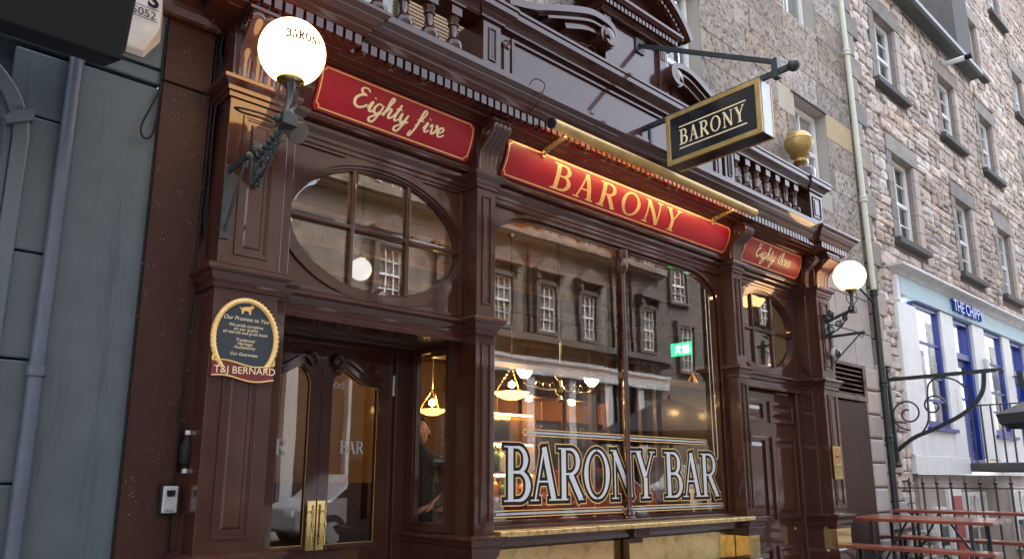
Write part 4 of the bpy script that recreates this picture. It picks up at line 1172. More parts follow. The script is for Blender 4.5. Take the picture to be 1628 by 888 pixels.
# ================================================================== projecting BARONY box sign
hx = 4.93
hs_ = thing('hanging_sign', 'black box sign with gold frame hung from an iron bar', 'sign', loc=(hx, -.24, 4.6))
Y0s, Y1s, Z0s, Z1s, TH = -.52, -1.395, 4.125, 4.575, .185
mb = MB(); mb.box(hx + .004, hx + TH - .004, Y1s + .006, Y0s - .006, Z0s + .004, Z1s - .004); bx = mb.build('box', 'sign_black', hs_)
mb = MB(); mb.box(hx + .03, hx + TH - .02, Y1s, Y1s + .0055, Z0s + .006, Z1s - .006); mb.build('end_plate', 'steel', bx)
for xx, d in ((hx, .012), (hx + TH - .012, .012)):
    mb = MB(); mb.ring([(Y1s - .004, Z0s), (Y0s, Z0s), (Y0s, Z1s), (Y1s - .004, Z1s)], [(Y1s + .04, Z0s + .04), (Y0s - .04, Z0s + .04), (Y0s - .04, Z1s - .04), (Y1s + .04, Z1s - .04)], YZ, xx - .006, xx + d)
    mb.build('gilt_frame', 'gold_paint', hs_, bevel=.003)
hw = textwidth('BARONY', ROMAN, .1); k = .62 / hw
mb, _ = lettering('BARONY', ROMAN, lambda u, v, l: (hx + .0032 - l, -.648 - u * k, 4.275 + v * .135), track=.1, lay=.00008, e=.004)
mb.build('lettering', 'pale_gold', bx)
strokes([([(-.645, z), (-1.27, z)], .011) for z in (4.245, 4.437)], lambda a, b, l: (hx + .003, a, b)).build('lettering_line', 'pale_gold', bx)
mb = MB(); mb.bar([(hx + .09, -.22, 4.61), (hx + .09, -1.60, 4.61)], .03, .045)
mb.build('bar', 'iron', hs_, bevel=.003)
mb = MB(); mb.lathe([(.048 * math.sin(RAD(a)), -.048 * math.cos(RAD(a))) for a in range(0, 181, 12)], (hx + .09, -1.635, 4.61), 24); mb.build('ball_end', 'iron', hs_, smooth=True)
mb = MB(); mb.bar([(hx + .09, -.2, 5.44), (hx + .09, -1.49, 4.70)], .022, .04); mb.build('stay', 'iron', hs_, bevel=.002)
mb = MB(); mb.box(hx + .06, hx + .12, -1.52, -1.47, 4.56, 4.72); mb.build('clamp', 'iron', hs_)
mb = MB(); mb.box(hx + .03, hx + .15, -.215, -.2, 5.36, 5.50); mb.lathe([(.02, 0), (.02, .03)], (hx + .09, -.2, 5.44), 10, axis=(0, -1, 0)); mb.build('wall_plate', 'iron', hs_)
mb = MB()
for yy in (-.62, -1.28): MB().box(hx + .08, hx + .10, yy - .012, yy + .012, 4.57, 4.60).build('hanger', 'iron', hs_)
MB().box(hx + .075, hx + .105, -.30, -.27, 4.33, 4.61).build('post', 'iron', hs_)

# ================================================================== rope-edged oval plaque on the left pier
pq = thing('pub_plaque', 'round-topped navy plaque with gold rope edge and maroon ribbon', 'plaque', loc=(1.522, -.24, 2.07))
yq = -.253
cx_, cz_ = 1.525, 2.255
po = [p for p in ell(cx_, cz_, .162, .20, 40)]
po = [(a, max(b, 2.105)) for a, b in po]
mb = MB(); mb.prism(po, XZ, -.241, yq); mb.build('panel', 'plaque_blue', pq)
mb = MB(); rp = [(cx_ + .166 * math.cos(a), yq - .004, cz_ + .204 * math.sin(a)) for a in [RAD(-48 + 276 * i / 40) for i in range(41)]]
mb.tube(rp, .014, 8); mb.build('gilt_rim', 'gold', pq, smooth=True)
mb = MB()
for i in range(0, 40):
    a = RAD(-48 + 276 * i / 40); p = Vector((cx_ + .167 * math.cos(a), yq - .012, cz_ + .205 * math.sin(a)))
    tdir = Vector((-.167 * math.sin(a), 0, .205 * math.cos(a))).normalized(); rdir = Vector((math.cos(a), 0, math.sin(a)))
    mb.tube([p - rdir * .013 - tdir * .007, p + Vector((0, -.003, 0)), p + rdir * .013 + tdir * .007], .0036, 6)
mb.build('rope', 'gold', pq, smooth=True)
rb = []
mb = MB(); N = 24; vs = []
for i in range(N + 1):
    t = i / N; xx = 1.362 + t * .325; zz = 2.035 + .012 * math.sin(t * math.pi * 2 + .6) + .008
    for dz in (0, .085): vs += [(xx, -.262 - .012 * math.sin(t * math.pi), zz + dz), (xx, -.242, zz + dz)]
fs = []
for i in range(N):
    a = i * 4; b = a + 4
    fs += [(a, b, b + 2, a + 2), (a + 1, a + 3, b + 3, b + 1), (a + 2, b + 2, b + 3, a + 3), (a, a + 1, b + 1, b)]
fs += [(0, 2, 3, 1), (N * 4, N * 4 + 1, N * 4 + 3, N * 4 + 2)]
mb.add(vs, fs); rib = mb.build('ribbon', 'maroon', pq)
for dz in (.004, .081):
    m_ = MB(); m_.tube([(1.362 + t * .325, -.264 - .012 * math.sin(t * math.pi), 2.043 + .012 * math.sin(t * math.pi * 2 + .6) + dz) for t in [i / 24 for i in range(25)]], .004, 6); m_.build('gilt_edge', 'gold', rib, smooth=True)
for sx_ in (-1, 1):
    m_ = MB(); m_.tube([(1.525 + sx_ * (.15 + .012 * math.cos(a)), -.262, 2.143 + .016 * math.sin(a)) for a in [RAD(-60 + 30 * i) for i in range(9)]], .006, 6); m_.build('ribbon_curl', 'gold', rib, smooth=True)
UX, UZ = (1, 0, 0), (0, 0, 1)
def pt_(parent, x, y, z): q = off(parent); return (x - q.x, y - q.y, z - q.z)
small_text('lettering', 'T&J BERNARD', .052, 'pale_gold', rib, pt_(rib, 1.53, -.2765, 2.073), (1, 0, .03), UZ)
for s_, z_, sz in (('Our Promise to You', 2.352, .029), ('We pride ourselves', 2.318, .023), ('on our quality', 2.299, .023), ('of real ale and great food.', 2.28, .023), ('Traditional', 2.242, .023), ('Heritage', 2.223, .023), ('Authenticity', 2.204, .023), ('Our Guarantee.', 2.168, .023)):
    small_text('lettering', s_, sz, 'pale_gold', pq, pt_(pq, 1.525, yq - .0025, z_), UX, UZ, shear=.25)
mb = MB()     # the gold dog above the words
dog = [(-.028, .0), (-.02, .0), (-.017, .018), (.008, .016), (.012, .0), (.02, .0), (.02, .022), (.026, .034), (.036, .036), (.034, .046), (.024, .052), (.016, .042), (-.018, .036), (-.03, .028), (-.04, .034), (-.042, .03), (-.03, .02)]
mb.prism([(cx_ + a, 2.388 + b) for a, b in dog], XZ, yq - .004, yq + .001); mb.build('dog_emblem', 'gold', pq)

# ================================================================== key safe, conduit, cables
ks = thing('key_safe', 'grey combination key safe screwed to the flat brown board', 'key safe', loc=(1.29, -.02, 1.38))
mb = MB(); mb.box(1.238, 1.328, -.062, -.022, 1.372, 1.522); mb.build('housing', 'black', ks, bevel=.012)
mb = MB(); mb.box(1.249, 1.321, -.070, -.0605, 1.382, 1.512); cv = mb.build('cover', 'steel', ks, bevel=.008)
mb = MB(); mb.box(1.266, 1.306, -.073, -.0695, 1.47, 1.492)
for k in range(4): mb.box(1.268 + k * .0095, 1.275 + k * .0095, -.0755, -.0725, 1.462, 1.489)
mb.build('dials', 'black', cv)
small_text('lettering', 'Master', .016, 'black', cv, pt_(cv, 1.285, -.0708, 1.39), UX, UZ, shear=.3)
cd = thing('cable_joint', 'black cable joint hanging in the recess by the left pier', 'cable joint', loc=(1.345, -.06, 1.7))
mb = MB(); mb.lathe([(.012, 0), (.014, .03), (.03, .045), (.036, .09), (.034, .13), (.022, .15), (.014, .165), (.013, .19)], (1.392 - .05, -.075, 1.58), 12); mb.build('housing', 'black', cd, smooth=True)
for zz in (1.575, 1.765):
    mb = MB(); mb.lathe([(.016, 0), (.016, .022)], (1.342, -.075, zz), 10); mb.build('gland', 'steel', cd)
mb = MB(); mb.tube(crom([(1.342, -.075, 1.785), (1.335, -.07, 1.82), (1.31, -.05, 1.84), (1.297, -.04, 1.87), (1.30, -.035, 1.93)], 5), .005, 6); mb.build('lead', 'black', cd, smooth=True)
def cable(label, pts, r=.006, k=5, m='black', clips=()):
    o = thing('cable', label, 'cable', 'cables clipped to the pub front', loc=pts[0])
    mb = MB(); mb.tube(crom(pts, k), r, 6); mb.build('lead', m, o, smooth=True)
    for p in clips:
        mb = MB(); mb.box(p[0] - .008, p[0] + .008, p[1] - .004, p[1] + .008, p[2] - .004, p[2] + .004); mb.build('clip', 'iron', o)
    return o
yb = -.03
cable('straight black cable clipped down the right edge of the brown board', [(1.33, yb, 4.05), (1.325, yb, 3.4), (1.318, yb, 2.6), (1.31, yb, 1.95), (1.302, yb, .9)], .006, clips=[(1.322, yb, z) for z in (3.5, 3.3, 3.1, 2.9, 2.7, 2.5, 2.3, 2.1)])
cable('bundle of black cables running down beside the left pier capital', [(1.36, -.06, 4.12), (1.345, -.05, 3.9), (1.35, -.07, 3.7), (1.345, -.05, 3.55), (1.36, -.2, 3.52), (1.42, -.262, 3.515), (1.60, -.262, 3.51), (1.62, -.262, 3.40)], .007)
for i in range(5):
    cable('thin black cable in the tangle between board and left console', [(1.345 + .008 * i, -.04 - .012 * i, 4.1), (1.35 - .006 * i, -.05 - .01 * i, 3.92), (1.34 + .007 * i, -.04 - .014 * i, 3.72), (1.345 - .004 * i, -.04 - .01 * i, 3.5), (1.345 + .002 * i, -.035, 3.15 - .08 * i), (1.338, -.03, 2.95)], .0055)
cable('loop of black cable at the edge of the grey-blue wall', [(1.055, -.03, 4.0), (1.052, -.03, 3.7), (1.05, -.035, 3.45), (1.03, -.045, 3.31), (.99, -.05, 3.285), (.975, -.05, 3.34), (1.01, -.045, 3.46), (1.05, -.04, 3.58)], .006)
cable('black cable clipped down the left edge of the brown board', [(1.056, -.03, 3.7), (1.054, -.03, 2.6), (1.056, -.03, 1.6), (1.055, -.03, .7)], .005, clips=[(1.056, -.03, z) for z in (2.62, 2.35, 2.05)])
cable('bent black wire hooked over the cornice beside the brass light', [(3.42, -.38, 4.33), (3.45, -.44, 4.40), (3.50, -.49, 4.36), (3.47, -.50, 4.27), (3.45, -.47, 4.20), (3.44, -.36, 4.14)], .004)

# ================================================================== flat brown board left of the pier
bd = thing('timber_board', 'flat brown painted board between grey-blue wall and left pier', 'board', loc=(1.2, 0, .2))
mb = MB(); mb.box(1.066, 1.318, -.022, .1, 0, 3.645); mb.build('lower_board', 'brown_board', bd, bevel=.004)
mb = MB(); mb.box(1.064, 1.318, -.028, .1, 3.655, 4.02); mb.build('upper_board', 'brown_board', bd, bevel=.005)
mb = MB(); mb.sweep([(-.02, 4.02), (.03, 4.02), (.03, 4.04), (.055, 4.07), (.06, 4.10), (.10, 4.12), (.10, 4.15), (.16, 4.2), (.16, 4.25), (-.02, 4.28)], [(1.05, .05), (1.05, -.03), (1.351, -.03)]); mb.build('head_moulding', 'brown_plain', bd, smooth=True, ang=28)
mb = MB(); mb.box(1.317, 1.3525, -.002, .1, 0, 4.3); mb.build('recess_strip', 'brown_plain', bd)

# ================================================================== brown service door right of the pub front, louvre over it
sv = thing('service_door', 'plain brown service door with louvre vent between pier and stone', 'door', loc=(9.1, .06, .3))
mb = MB(); mb.box(8.372, 9.86, .06, .12, .2, 2.50); mb.build('panel', 'brown_board', sv, bevel=.003)
mb = MB(); mb.ring(rect(8.38, 9.86, 2.515, 2.99), rect(8.44, 9.77, 2.57, 2.94), XZ, .035, .14); lv = mb.build('louvre_frame', 'brown_plain', sv, bevel=.004)
for k in range(6):
    z = 2.585 + k * .06
    mb = MB(); mb.add([(8.44, .05, z), (9.77, .05, z), (9.77, .12, z + .05), (8.44, .12, z + .05), (8.44, .05, z + .014), (9.77, .05, z + .014), (9.77, .12, z + .064), (8.44, .12, z + .064)], [(0, 1, 2, 3), (4, 7, 6, 5), (0, 4, 5, 1), (1, 5, 6, 2), (2, 6, 7, 3), (3, 7, 4, 0)])
    mb.build('louvre_slat', 'brown_plain', lv)
mb = MB(); mb.box(8.44, 9.77, .135, .14, 2.57, 2.94); mb.build('louvre_back', 'black', lv)
mb = MB(); mb.tube(crom([(8.60, .055, 1.52), (8.60, .02, 1.515), (8.62, .015, 1.50), (8.69, .015, 1.50)], 4), .008, 8); mb.box(8.585, 8.615, .052, .059, 1.47, 1.56); mb.build('handle', 'steel', sv)

# ================================================================== no-smoking notice and camera on the right pier
ns = thing('no_smoking_sign', 'brass no smoking notice on the right end pier', 'sign', loc=(8.2, -.24, 1.55))
mb = MB(); mb.box(8.10, 8.285, -.262, -.252, 1.548, 1.898); mb.build('plate', 'gold_paint', ns, bevel=.002)
ncx, ncz = 8.192, 1.79
mb = MB(); mb.ring(ell(ncx, ncz, .07, .078), ell(ncx, ncz, .058, .066), XZ, -.2635, -.2618); mb.bar([(ncx - .045, -.2636, ncz + .05), (ncx + .045, -.2636, ncz - .05)], .001, .012, up=(0, 1, 0)); mb.build('prohibition_mark', 'red_print', ns)
mb = MB(); mb.box(ncx - .045, ncx + .04, -.2632, -.2622, ncz - .012, ncz + .004); mb.build('cigarette', 'black', ns)
small_text('lettering', 'NO SMOKING', .028, 'black', ns, pt_(ns, 8.192, -.2635, 1.665), UX, UZ)
for k in range(3): small_text('lettering', 'It is against the law to smoke', .0125, 'black', ns, pt_(ns, 8.192, -.2635, 1.635 - k * .018), UX, UZ)
cc = thing('security_camera', 'small grey dome camera on the right end pier', 'camera', loc=(8.33, -.24, 2.95))
mb = MB(); mb.lathe([(.06, 0), (.062, .03), (.05, .05)], (8.34, -.242, 2.945), 20, axis=(0, -1, 0)); mb.build('base', 'steel', cc, smooth=True)
mb = MB(); mb.lathe([(.052 * math.cos(RAD(a)), .045 + .045 * math.sin(RAD(a))) for a in range(0, 91, 15)], (8.34, -.242, 2.945), 20, axis=(0, -1, 0)); mb.build('dome', 'sign_black', cc, smooth=True)
mb = MB(); mb.lathe([(.035, 0), (.045, .02), (.045, .05), (.02, .07)], (8.16, -.30, 3.36), 14, axis=(.3, -.8, .2)); mb.tube([(8.16, -.24, 3.36), (8.16, -.30, 3.36)], .01, 6)
sl = thing('junction_lamp', 'small dark flood lamp above the right bracket plate', 'lamp', loc=(8.16, -.24, 3.36)); mb.build('head', 'iron', sl, smooth=True)

# ================================================================== grey-blue neighbour on the left
nb = thing('neighbour_front', 'grey-blue painted stone shopfront left of the pub', 'shopfront', loc=(.3, .05, .1))
mb = MB(); mb.box(-6.0, 1.062, .06, .6, 0, 10.0); mb.build('wall', 'grey_blue2', nb)
for z0, z1 in ((0.0, 1.52), (1.53, 2.075), (2.085, 2.58), (2.59, 3.25), (3.26, 3.585)):
    mb = MB(); mb.box(.40, .632, -.012, .06, z0, z1); mb.build('stone_block', 'grey_blue', nb, bevel=.008)
mb = MB(); mb.box(.66, 1.058, -.005, .06, 0, 3.60); mb.build('smooth_panel', 'grey_blue', nb, bevel=.003)
mb = MB(); mb.box(-6.0, 1.058, -.012, .06, 3.62, 3.70); mb.build('string_course', 'grey_blue', nb, bevel=.01)
mb = MB(); mb.box(-6.0, 1.058, -.02, .06, 3.71, 4.6); mb.build('frieze', 'grey_blue', nb, bevel=.006)
# arched panel with moulded hood and reeded stop
ccx, ccz, rr = .03, 3.10, .44
def arch_tube(r0, r1, y0, y1):
    mb = MB(); N = 24
    o_ = [(ccx + r1 * math.cos(math.pi / 2 * i / N), ccz + r1 * math.sin(math.pi / 2 * i / N)) for i in range(N + 1)]
    i_ = [(ccx + r0 * math.cos(math.pi / 2 * i / N), ccz + r0 * math.sin(math.pi / 2 * i / N)) for i in range(N + 1)]
    mb.prism([(ccx + r1, 0.0)] + o_ + i_[::-1] + [(ccx + r0, 0.0)], XZ, y0, y1); return mb
mb = arch_tube(.405, .475, -.045, .06); mb.build('arch_moulding', 'grey_blue2', nb, bevel=.012)
mb = arch_tube(.375, .405, -.02, .06); mb.build('arch_moulding', 'pipe_blue', nb, bevel=.006)
mb = MB(); N = 20; mb.prism([(ccx - .4, 0)] + [(ccx + .375, 0)] + [(ccx + .375 * math.cos(math.pi / 2 * i / N), ccz + .375 * math.sin(math.pi / 2 * i / N)) for i in range(N + 1)] + [(ccx - .4, ccz + .375)], XZ, .02, .06); mb.build('arch_panel', 'grey_blue', nb)
mb = MB()
mb.prism([(ccx + .375, 3.16), (ccx + .475, 3.21), (ccx + .475, 3.27), (ccx + .39, 3.23), (ccx + .36, 3.19)], XZ, -.07, -.02)
for k in range(5): mb.tube([(ccx + .40 + k * .015, -.048, 3.21), (ccx + .40 + k * .014, -.048, 3.27)], .005, 6)
mb.build('hood_stop', 'grey_blue2', nb)
dp = thing('drainpipe', 'grey-blue painted drainpipe on the left neighbour wall', 'drainpipe', loc=(.652, -.05, .2))
mb = MB(); mb.tube([(.652, -.05, .1), (.652, -.05, 5.5)], .034, 16); mb.build('pipe', 'pipe_blue', dp, smooth=True)
for z in (2.0, 3.9):
    mb = MB(); mb.lathe([(.034, 0), (.042, .004), (.042, .05), (.034, .054)], (.652, -.05, z), 16); mb.build('collar', 'pipe_blue', dp, smooth=True)
# burglar alarm box
al = thing('alarm_box', 'white wedge-shaped burglar alarm box with black S and number', 'alarm box', loc=(.95, -.02, 3.75))
def wedge(s):
    yb_, zt, zb_, x0, x1 = -.02, 4.10, 3.74, .83, 1.02
    return [(x0 + s, yb_), (x1 - s, yb_)]
mb = MB()
q0 = [(.80, -.022, 4.12), (1.03, -.022, 4.12), (1.03, -.022, 3.86), (.955, -.022, 3.735), (.845, -.022, 3.735), (.80, -.022, 3.86)]
q1 = [(.815, -.10, 4.10), (1.00, -.10, 4.10), (1.00, -.10, 3.90), (.945, -.06, 3.76), (.86, -.06, 3.76), (.815, -.10, 3.90)]
mb.add(q0 + q1, [(0, 1, 2, 3, 4, 5), (11, 10, 9, 8, 7, 6)] + [(i, i + 6, (i + 1) % 6 + 6, (i + 1) % 6) for i in range(6)])
mb.build('housing', 'white_dirty', al, bevel=.006)
small_text('lettering', 'S', .12, 'black', al, pt_(al, .955, -.1025, 4.0), UX, UZ, bold=.004)
small_text('lettering', '5052', .062, 'black', al, pt_(al, .915, -.1025, 3.93), UX, UZ)
mb = MB()
for z in (3.985, 3.92): mb.box(.85, .985, -.1028, -.1018, z, z + .003)
mb.build('printed_line', 'black', al)
# black canted sign box overhead, its end in view
bs = thing('overhead_sign', 'black canted sign box overhanging the left edge of the street front', 'sign', loc=(0, -.3, 3.4))
mb = MB(); mb.prism([(-.30, 3.47), (-.62, 3.36), (-.95, 4.20), (-.62, 4.30)], YZ, -3.0, .728); mb.build('box', 'black', bs, bevel=.01)
mb = MB(); mb.bar([(.731, -.62, 3.40), (.731, -.92, 4.16)], .006, .02); mb.build('edge_trim', 'sign_black', bs)

# ================================================================== sash windows
def sash(parent, x0, x1, z0, z1, y, bars=(1, 1), name='window', fill='curtain', m='sash', blind=False):
    """timber sash window: frame, meeting rail, glazing bars, two panes, something pale behind"""
    mb = MB(); mb.ring(rect(x0, x1, z0, z1), rect(x0 + .06, x1 - .06, z0 + .07, z1 - .06), XZ, y, y + .08)
    zm = (z0 + z1) / 2
    mb.box(x0 + .06, x1 - .06, y + .01, y + .07, zm - .03, zm + .03)
    for k in range(bars[0]):
        xx = x0 + .06 + (x1 - x0 - .12) * (k + 1) / (bars[0] + 1); mb.box(xx - .012, xx + .012, y + .022, y + .05, z0 + .07, z1 - .06)
    for k in range(bars[1]):
        for a, b in ((z0 + .07, zm - .03), (zm + .03, z1 - .06)):
            zz = a + (b - a) * (k + 1) / (bars[1] + 1); mb.box(x0 + .06, x1 - .06, y + .022, y + .05, zz - .01, zz + .01)
    wn_ = mb.build(name, m, parent)
    for a, b in ((z0 + .05, zm), (zm, z1 - .05)):
        MB().sheet(rect(x0 + .05, x1 - .05, a, b), XZ, y + .036).build('pane', 'glass_far', wn_)
    mb = MB(); mb.box(x0, x1, y + .14, y + .15, z0, z1); mb.build('backing', fill, wn_)
    return wn_

# ================================================================== ashlar tenement behind the pub front
ash = thing('ashlar_tenement', 'grey-brown ashlar stone tenement wall above the pub', 'building', loc=(6, .1, .3))
YA = .10
holes = [(2.30, 3.42, 4.2, 6.6), (5.72, 6.52, 5.0, 6.9), (8.63, 9.50, 5.25, 6.42), (8.55, 9.44, 7.62, 9.2), (5.72, 6.52, 7.62, 9.2), (2.5, 3.4, 7.62, 9.2)]
def hole_hit(x0, x1, z0, z1, hs): return [h for h in hs if x0 < h[1] and x1 > h[0] and z0 < h[3] and z1 > h[2]]
def wall_back(parent, x0, x1, z0, z1, hs, y, m, name='wall_core'):
    """thin core wall with openings cut out, built of strips"""
    xs = sorted({x0, x1, *[h[0] for h in hs], *[h[1] for h in hs]}); mb = MB()
    for a, b in zip(xs, xs[1:]):
        if a < x0 or b > x1: continue
        segs = [(z0, z1)]
        for h in hs:
            if a >= h[0] - 1e-6 and b <= h[1] + 1e-6:
                ns = []
                for p, q in segs:
                    if h[2] > p: ns.append((p, min(q, h[2])))
                    if h[3] < q: ns.append((max(p, h[3]), q))
                    if h[3] <= p or h[2] >= q: pass
                segs = [s for s in ns if s[1] - s[0] > 1e-4] if ns else []
        for p, q in segs: mb.box(a, b, y, y + .28, p, q)
    return mb.build(name, m, parent)
wall_back(ash, 1.3, 10.32, 4.15, 12.5, holes, YA + .004, 'joint')
MB().box(8.38, 10.31, .32, .5, -.5, 4.15).build('wall_core', 'joint', ash)
zz = 4.30; row = 0; blocks = []
while zz < 10.2:
    hgt = random.choice([.34, .37, .40])
    xx = 1.3 - (.45 if row % 2 else 0)
    while xx < 10.3:
        wd = random.uniform(.75, 1.1)
        a, b = max(xx, 1.3), min(xx + wd, 10.3)
        if 10.3 - b < .3: b = 10.3
        # cut against openings
        parts_ = [(a, b)]
        for h in holes:
            if zz + hgt > h[2] + .02 and zz < h[3] - .02:
                np_ = []
                for p, q in parts_:
                    if q <= h[0] or p >= h[1]: np_.append((p, q)); continue
                    if p < h[0]: np_.append((p, h[0]))
                    if q > h[1]: np_.append((h[1], q))
                parts_ = np_
        for p, q in parts_:
            if q - p > .06: blocks.append((p + .004, q - .004, zz + .004, zz + hgt - .004))
        xx += wd
        if b >= 10.3: break
    zz += hgt; row += 1
for (a, b, c, d) in blocks:
    if a < 4.6 and c < 5.2 and not (a > 3.2): pass
    mb = MB(); mb.box(a, b, YA - random.uniform(0, .006), YA + .02, c, d)
    # buff replacement stones over and beside the window
    buff = (8.0 < a < 9.9 and 6.40 < d < 6.85) or (7.0 < a < 7.4 and 7.7 < c < 8.0)
    mb.build('stone', 'ashlar_buff' if buff else 'ashlar', ash)
for h, bl in zip(holes, ('blind', 'pane_dark', 'curtain', 'curtain', 'curtain', 'curtain')):
    sash(ash, h[0] + .02, h[1] - .02, h[2] + .02, h[3] - .02, YA + .14, bars=(1, 0), fill=bl)
mb = MB(); mb.box(2.72, 3.40, YA + .10, YA + .12, 4.2, 6.2)
bl = mb.build('roller_blind', 'blind', ash)
for k in range(50):
    mb = MB(); mb.box(2.72, 3.40, YA + .094, YA + .0995, 4.4 + k * .03, 4.4 + k * .03 + .011)
    mb.build('blind_slat', 'wood_mid', bl) if k < 30 else None
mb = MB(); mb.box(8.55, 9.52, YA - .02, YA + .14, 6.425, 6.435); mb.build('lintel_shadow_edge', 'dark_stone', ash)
# pale stone below, beside the service door
for i, (z0, z1) in enumerate(((2.995, 3.44), (3.45, 3.92), (3.93, 4.29))):
    for x0, x1 in (((8.375, 9.28), (9.29, 10.28)) if i % 2 else ((8.375, 8.9), (8.91, 9.75), (9.76, 10.28))):
        mb = MB(); mb.box(x0, x1 - .004, .092, .3, z0, z1 - .006); mb.build('stone', 'quoin_pale', ash)
z = .2
while z < 2.98:
    hgt = .31
    mb = MB(); mb.box(9.868, 10.27, .05, .3, z + .006, min(z + hgt, 2.99) - .006); mb.build('jamb_stone', 'quoin_pale', ash, bevel=.03)
    z += hgt

# ================================================================== rain pipe between the buildings: cream above, black below
rpz = thing('rain_pipe', 'rain pipe, cream above and black below, between stone buildings', 'drainpipe', loc=(10.36, .04, .4))
mb = MB(); mb.tube([(10.2, .03, 9.5), (10.3, .03, 6.5), (10.37, .03, 4.02)], .038, 12); mb.build('upper_pipe', 'cream', rpz, smooth=True)
mb = MB(); mb.tube([(10.37, .03, 4.02), (10.37, .03, 1.05)], .042, 12); mb.build('lower_pipe', 'iron', rpz, smooth=True)
for zc_, m in ((7.6, 'cream'), (5.35, 'cream'), (4.0, 'iron'), (2.75, 'iron'), (2.02, 'iron')):
    xq = 10.37 if zc_ < 4.1 else 10.37 - (zc_ - 4.02) * .031
    mb = MB(); mb.lathe([(.04, 0), (.055, .008), (.055, .04), (.042, .05), (.055, .06), (.055, .085), (.04, .095)], (xq, .03, zc_), 14); mb.build('collar', m, rpz, smooth=True)
mb = MB(); mb.tube([(9.72, .06, 4.14), (10.36, .04, 3.9)], .015, 8); mb.build('branch', 'iron', rpz)

# ================================================================== rubble building with chip shop
rub = thing('rubble_building', 'pinkish rubble stone terrace with sash windows beyond the pub', 'building', loc=(14, .1, .5))
YR = .12
def win_holes(xs, z0, z1, wd=.88): return [(x, x + wd, z0, z1) for x in xs]
H1 = win_holes((11.78, 14.63), 5.15, 6.58) + win_holes((11.64, 14.52), 7.76, 9.03)
shop_hole = (11.22, 30.0, -2.0, 4.56)
wall_back(rub, 10.32, 16.55, -2.2, 9.70, H1 + [(11.6, 16.55, -2.2, 4.50)], YR + .03, 'mortar')
rub2 = thing('tall_rubble_building', 'taller rubble stone tenement at the far right', 'building', loc=(20, .1, .8))
H2 = win_holes((17.08, 20.2), 5.15, 6.58) + win_holes((16.88, 20.1), 7.76, 9.03) + win_holes((16.72, 20.2), 10.15, 11.35) + win_holes((16.7, 19.1), 12.4, 13.6)
wall_back(rub2, 16.56, 31.0, -2.2, 16.0, H2 + [(16.56, 31.0, -2.2, 4.50)], YR + .03, 'mortar')
def stone_mesh(x0, x1, z0, z1, y, rnd=.02, bul=.028):
    """one rough stone: a bulging face on a jittered outline"""
    j = lambda s: random.uniform(-s, s)
    w_, h_ = x1 - x0, z1 - z0
    c = min(.4 * h_, .05)
    ol = [(x0 + c * random.random(), z0 + j(.004)), (x0 + w_ * .5 + j(.05 * w_), z0 + j(rnd * .4)), (x1 - c * random.random(), z0 + j(.004)), (x1 + j(.004), z0 + h_ * .5 + j(.1 * h_)),
          (x1 - c * random.random(), z1 + j(.004)), (x0 + w_ * .5 + j(.05 * w_), z1 + j(rnd * .4)), (x0 + c * random.random(), z1 + j(.004)), (x0 + j(.004), z0 + h_ * .5 + j(.1 * h_))]
    yo = y - random.uniform(.0, bul)
    i_ = [(x0 + w_ / 2 + (a - x0 - w_ / 2) * (1 - .028 / max(w_, .12)), z0 + h_ / 2 + (b - z0 - h_ / 2) * (1 - .026 / max(h_, .12))) for a, b in ol]
    vs = [(a, y + .05, b) for a, b in ol] + [(a, yo + .012 + j(.008), b) for a, b in ol] + [(a, yo + j(.014), b) for a, b in i_] + [(x0 + w_ / 2, yo - .006 + j(.012), z0 + h_ / 2)]
    fs = []
    for k in range(8):
        n = (k + 1) % 8
        fs += [(k, n, 8 + n, 8 + k), (8 + k, 8 + n, 16 + n, 16 + k), (16 + k, 16 + n, 24)]
    return vs, fs
def rubble(xa, xb, za, zb, hs, parent, y):
    out = []; z = za
    while z < zb - .05:
        h = random.uniform(.11, .21); z2 = min(z + h, zb); x = xa + random.uniform(-.2, 0)
        while x < xb - .04:
            wd = random.uniform(.16, .5); a, b = max(x, xa), min(x + wd, xb)
            if xb - b < .12: b = xb
            pieces = [(a, b)]
            for hh in hs:
                if z2 > hh[2] + .01 and z < hh[3] - .01:
                    np_ = []
                    for p, q in pieces:
                        if q <= hh[0] or p >= hh[1]: np_.append((p, q)); continue
                        if p < hh[0]: np_.append((p, hh[0]))
                        if q > hh[1]: np_.append((hh[1], q))
                    pieces = np_
            for p, q in pieces:
                if q - p > .05:
                    if h > .17 and random.random() < .25 and q - p > .25:
                        zm = z + h * random.uniform(.4, .6); out += [(p, q, z, zm, parent, y), (p, q, zm, z2, parent, y)]
                    else: out.append((p, q, z, z2, parent, y))
            x += wd
            if b >= xb: break
        z = z2
    return out
DR = .30      # dressed margin round the windows
def margins(hs): return [(h[0] - DR * .7, h[1] + DR * .7, h[2] - .16, h[3] + .30) for h in hs]
M1, M2 = margins(H1), margins(H2)
stones = rubble(10.86, 16.5, 4.62, 9.62, M1, rub, YR) + rubble(10.80, 11.28, .9, 4.6, [], rub, YR) + rubble(16.56, 23.5, 4.62, 15.0, M2, rub2, YR) + rubble(10.55, 12.2, -1.0, .9, [], rub, YR)
def key(s):   # nearest first
    cx_, cz_ = (s[0] + s[1]) / 2, (s[2] + s[3]) / 2
    return -((s[1] - s[0]) * (s[3] - s[2])) / (cx_ ** 2 + 16 + (cz_ - 1.5) ** 2) ** 1.5 if .9 < cz_ < 14 else 0
stones.sort(key=key)
